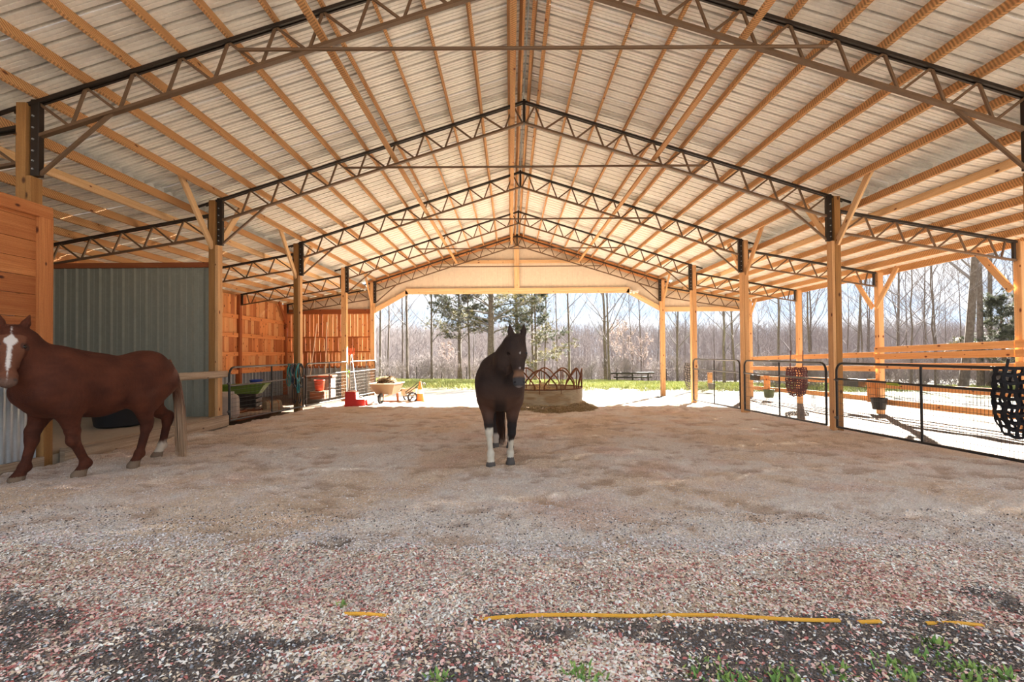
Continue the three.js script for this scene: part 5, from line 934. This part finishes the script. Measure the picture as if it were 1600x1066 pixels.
{ // the rest of the forest edge
  const rng = mulberry(404);
  for (let i = 0; i < 62; i++) { const px = i < 26 ? 560 + 640 * rng() : 1180 + 600 * rng(), d = (px > 1180 ? 30 + (1600 - Math.min(px, 1600)) * 0.02 : 42) + 26 * rng(); tree((px > 1180 ? [3, 5, 4, 5, 3, 1] : [0, 1, 4, 5, 1, 4])[Math.floor(rng() * 6)], px, d, 'slim bare winter tree among many at the forest edge', { s: 0.6 + 0.4 * rng(), turn: rng() * 6.3, tilt: (rng() - 0.5) * 0.08, group: 'bare trees of the forest edge' }); }
  // forest on the far slope, and brush below the trees
  const far = [bareTree(201, 15, 0.13, { limbs: 9, first: 0.25, spread: 0.3, fine: 4 }), bareTree(202, 14, 0.12, { limbs: 10, first: 0.2, spread: 0.34, fine: 4 })].map((g) => mergeGeometries(g));
  const brush = bareTree(203, 2.4, 0.03, { limbs: 16, first: 0.03, spread: 0.8, lean: 0.15, fine: 5 }), bg = mergeGeometries(brush);
  const e = new THREE.Euler(), qn = new THREE.Quaternion(), mt = new THREE.Matrix4(), col = new THREE.Color();
  const scatter = (name, geo, mat, list, label, cat) => { const im = new THREE.InstancedMesh(geo, mat, list.length); im.name = name; list.forEach(([x, d, s, t, c], i) => { e.set(0, t, (rng() - 0.5) * 0.1); qn.setFromEuler(e); mt.compose(V(x, gy(x, d) - 0.1, -d), qn, V(s, s, s)); im.setMatrixAt(i, mt); im.setColorAt(i, col.setRGB(...c)); }); im.castShadow = im.receiveShadow = true; tag(im, label, cat, null, 'stuff'); scene.add(im); };
  far.forEach((g, k) => { const L = []; for (let i = 0; i < 2600; i++) { const d = 64 + 186 * Math.pow(rng(), 0.9), x = mix(-0.45, 1.2, rng()) * d; L.push([x, d, mix(0.42, 0.8, sm(70, 130, d)) + 0.28 * rng(), rng() * 6.3, mix3([0.86, 0.84, 0.86], [1.08, 1.0, 0.96], rng())]); } scatter('bare_forest', g, M.twig, L, k ? 'paler bare forest filling the far slope behind the pasture' : 'grey bare forest on the far slope beyond the pasture', 'forest'); });
  const L = []; for (let i = 0; i < 1150; i++) { const px = 540 + 1300 * rng(), d = (px > 1180 ? 27 : 40) + 32 * Math.pow(rng(), 1.4), x = (px - 798) / F * d; L.push([x, d, 0.3 + 0.5 * rng(), rng() * 6.3, mix3([0.86, 0.84, 0.86], [1.08, 1.0, 0.96], rng())]); } scatter('undergrowth', bg, M.twig, L, 'bare grey brush growing under the trees along the pasture edge', 'brush');
  // beech saplings that keep their pale leaves
  const leaf = raw([0, 0, 0, 0.5, 0.03, 0.25, 1, 0, 0, 0, 0, 0, 1, 0, 0, 0.5, 0.03, -0.25]), mL = new THREE.MeshPhysicalMaterial({ color: 0x96837a, roughness: 0.9, side: THREE.DoubleSide, transmission: 0.35, thickness: 0 });
  for (const [px, d, s, label] of [[975, 43, 1.1, 'beech sapling holding pale tan leaves behind the bale feeder'], [1005, 44, 0.9, 'beech sapling with pale tan leaves left of the right rear post'], [962, 47, 1.3, 'taller beech sapling with pinkish dry leaves right of the feeder'], [700, 46, 0.8, 'beech sapling with dry tan leaves at the foot of the pines']]) {
    const x = (px - 798) / F * d, t = thing('beech_sapling', label, 'tree', [x, gy(x, d), -d]); const g = bareTree(Math.round(px), 4.2 * s, 0.06, { limbs: 12, first: 0.15, spread: 0.45 }); part(t, 'trunk', g[0], M.bark); part(t, 'branches', g[1], M.twig, 'stuff');
    const bp = g[1].attributes.position, Ls = []; for (let i = 0; i < 620; i++) { const k = Math.floor(rng() * bp.count); e.set(rng() * 3, rng() * 6.3, rng() * 3); qn.setFromEuler(e); mt.compose(V(bp.getX(k), bp.getY(k), bp.getZ(k)), qn, V(0.13, 0.13, 0.13)); Ls.push(leaf.clone().applyMatrix4(mt)); } part(t, 'leaves', mergeGeometries(Ls), mL, 'stuff');
  }
}
{ // pines with open boughs
  const needle = (() => { const A = acc(), rng = mulberry(9); for (let i = 0; i < 24; i++) { const v = V(rng() - 0.5, rng() * 0.7 - 0.2, rng() - 0.5).normalize().multiplyScalar(0.20 + 0.1 * rng()), s = V(v.z, 0, -v.x).normalize().multiplyScalar(0.017), p = [s, s.clone().negate(), v]; for (const q of p) { A.p.push(q.x, q.y, q.z); A.u.push(0, 0); } } return raw(A.p, A.u); })();
  const mN = new THREE.MeshPhysicalMaterial({ vertexColors: true, roughness: 0.9, side: THREE.DoubleSide, transmission: 0.3, thickness: 0 });
  const pine = (seed, H, r0, first, spreadF, px, d, label, sparse) => {
    const rng = mulberry(seed), q = (a, b) => a + (b - a) * rng(), T = acc(), B = acc(), Ls = [], m4 = new THREE.Matrix4(), e = new THREE.Euler(), qn = new THREE.Quaternion();
    pushTube(T, [V(0, -0.4, 0), V(0.1, H * 0.33, 0.05), V(0, H * 0.66, 0), V(0.05, H, 0)], [r0 * 1.15, r0 * 0.8, r0 * 0.45, 0.03], 9);
    const whorls = Math.round(H * 1.5);
    for (let i = 0; i < whorls; i++) { const t = first + (0.99 - first) * i / whorls, y = H * t; for (let k = 0; k < 3; k++) {
      if (rng() < sparse) continue;
      const a = rng() * 6.283, L = H * spreadF * (1.08 - t) * q(0.7, 1.3), pts = [V(0.05, y, 0)], rs = [r0 * 0.28 * (1.1 - t) + 0.012]; let c = pts[0], dy = q(0.25, 0.75);
      for (let j = 1; j <= 5; j++) { dy += j > 3 ? 0.08 : -0.08; c = c.clone().add(V(Math.cos(a + q(-0.15, 0.15)) * L / 5, dy * L / 5, Math.sin(a + q(-0.15, 0.15)) * L / 5)); pts.push(c); rs.push(rs[0] * (1 - j / 5.6)); }
      pushTube(B, pts, rs, 4);
      for (let j = 2; j <= 5; j++) for (let s = 0; s < 3; s++) { const p = pts[j], b = a + q(-1.3, 1.3), l = q(0.35, 0.9) * (0.5 + L * 0.18), en = p.clone().add(V(Math.cos(b) * l, q(-0.15, 0.5), Math.sin(b) * l)); pushTube(B, [p, en], [0.012, 0.005], 3); for (let w = 0; w < 4; w++) { const o = p.clone().lerp(en, 0.3 + 0.25 * w).add(V(q(-0.22, 0.22), q(-0.2, 0.25), q(-0.22, 0.22))); e.set(q(-0.4, 0.4), rng() * 6.3, q(-0.4, 0.4)); qn.setFromEuler(e); const k2 = q(0.8, 1.25); m4.compose(o, qn, V(k2, k2 * 0.8, k2)); const g = needle.clone().applyMatrix4(m4), cl = mix3([0.05, 0.062, 0.038], y < H * 0.36 ? [0.20, 0.165, 0.06] : [0.12, 0.125, 0.07], rng()); g.setAttribute('color', new THREE.Float32BufferAttribute(Array.from({ length: g.attributes.position.count }, () => cl).flat(), 3)); Ls.push(g); } }
    } }
    const x = (px - 798) / F * d, t = thing('pine_tree', label, 'tree', [x, gy(x, d), -d]); part(t, 'trunk', fromAcc(T), M.bark); part(t, 'branches', fromAcc(B), M.twig, 'stuff'); part(t, 'needles', mergeGeometries(Ls), mN, 'stuff');
  };
  pine(11, 19, 0.27, 0.2, 0.24, 766, 38, 'large open pine rising behind the dark horse', 0.1); pine(12, 12.5, 0.16, 0.28, 0.24, 717, 42, 'smaller dark pine left of the large one', 0.15); pine(13, 15, 0.2, 0.35, 0.22, 806, 45, 'slim pine behind the ears of the dark horse', 0.25); pine(14, 9, 0.13, 0.12, 0.3, 836, 39.5, 'small yellowish pine right of the dark horse', 0.5);
  pine(15, 5.2, 0.13, 0.15, 0.42, 1567, 27, 'dark round cedar beside the right edge post', 0.0);
}
// pasture fence far off
{ const t = thing('wire_fence', 'thin wire fence with dark stakes along the far edge of the pasture', 'fence', [0, gy(0, 41), -41]), by = -gy(0, 41), y = (x) => by + gy(x, 41);
  for (let px = 612; px < 1120; px += 39) { const x = (px - 798) / F * 41; part(t, 'stake', rod(V(x, y(x) - 0.1, 0), V(x, y(x) + 1.15, 0), 0.035, 6), M.steelDark); }
  for (const h of [0.5, 0.8, 1.08]) part(t, 'wire', rod(V(-10.2, y(-10.2) + h, 0), V(17.4, y(17.4) + h, 0), 0.006, 4), M.steel); }
{ const x = (988 - 798) / F * 40, t = thing('log_rail', 'low grey timber jump standing at the edge of the pasture', 'rail', [x, gy(x, 40), -40]); for (const s of [-1.3, 0, 1.3]) part(t, 'leg', beam(V(s, -0.1, 0), V(s, 0.75, 0), 0.1, 0.1, V(0, 0, 1)), M.steelDark); part(t, 'rail', rod(V(-1.8, 0.72, 0.07), V(1.8, 0.72, 0.07), 0.07), M.steelDark); part(t, 'rail', rod(V(-1.6, 0.38, 0.07), V(1.6, 0.38, 0.07), 0.06), M.steelDark); }
{ // pasture grass
  const A = acc(), rng = mulberry(61); for (let i = 0; i < 7; i++) { const a = rng() * 6.28, dx = Math.cos(a), dz = Math.sin(a), o = V((rng() - 0.5) * 0.2, 0, (rng() - 0.5) * 0.2), h = 0.07 + 0.09 * rng(); A.p.push(o.x - dz * 0.01, 0, o.z + dx * 0.01, o.x + dz * 0.01, 0, o.z - dx * 0.01, o.x + dx * h * 0.5, h, o.z + dz * h * 0.5); A.u.push(0, 0, 0, 0, 0, 0); }
  const L = []; for (let i = 0; i < 70000; i++) { const d = 24 + 18 * Math.sqrt(rng()), x = mix(-14, 30, rng()), dd = d + Math.max(0, x - 9) * 0.62; if (dd > 41.5 || dd < 24.5 + 6 * fbm(x * 0.35, d * 0.35, 2, 4) + 3 * rng()) continue; L.push([x, d, 0.6 + 0.8 * rng(), rng() * 6.3, mix3([0.20, 0.26, 0.05], [0.42, 0.40, 0.15], rng())]); }
  const im = new THREE.InstancedMesh(raw(A.p, A.u), std(0xffffff, 0.9, 0, { side: THREE.DoubleSide }), L.length); im.name = 'pasture_grass'; const e = new THREE.Euler(), qn = new THREE.Quaternion(), mt = new THREE.Matrix4(), col = new THREE.Color();
  L.forEach(([x, d, s, t, c], i) => { e.set(0, t, 0); qn.setFromEuler(e); mt.compose(V(x, gy(x, d) - 0.02, -d), qn, V(s * 1.6, s, s * 1.6)); im.setMatrixAt(i, mt); im.setColorAt(i, col.setRGB(...c)); }); im.castShadow = im.receiveShadow = true; tag(im, 'short yellow-green winter grass of the pasture beyond the barn', 'grass', null, 'stuff'); scene.add(im); }

renderer.render(scene, camera);
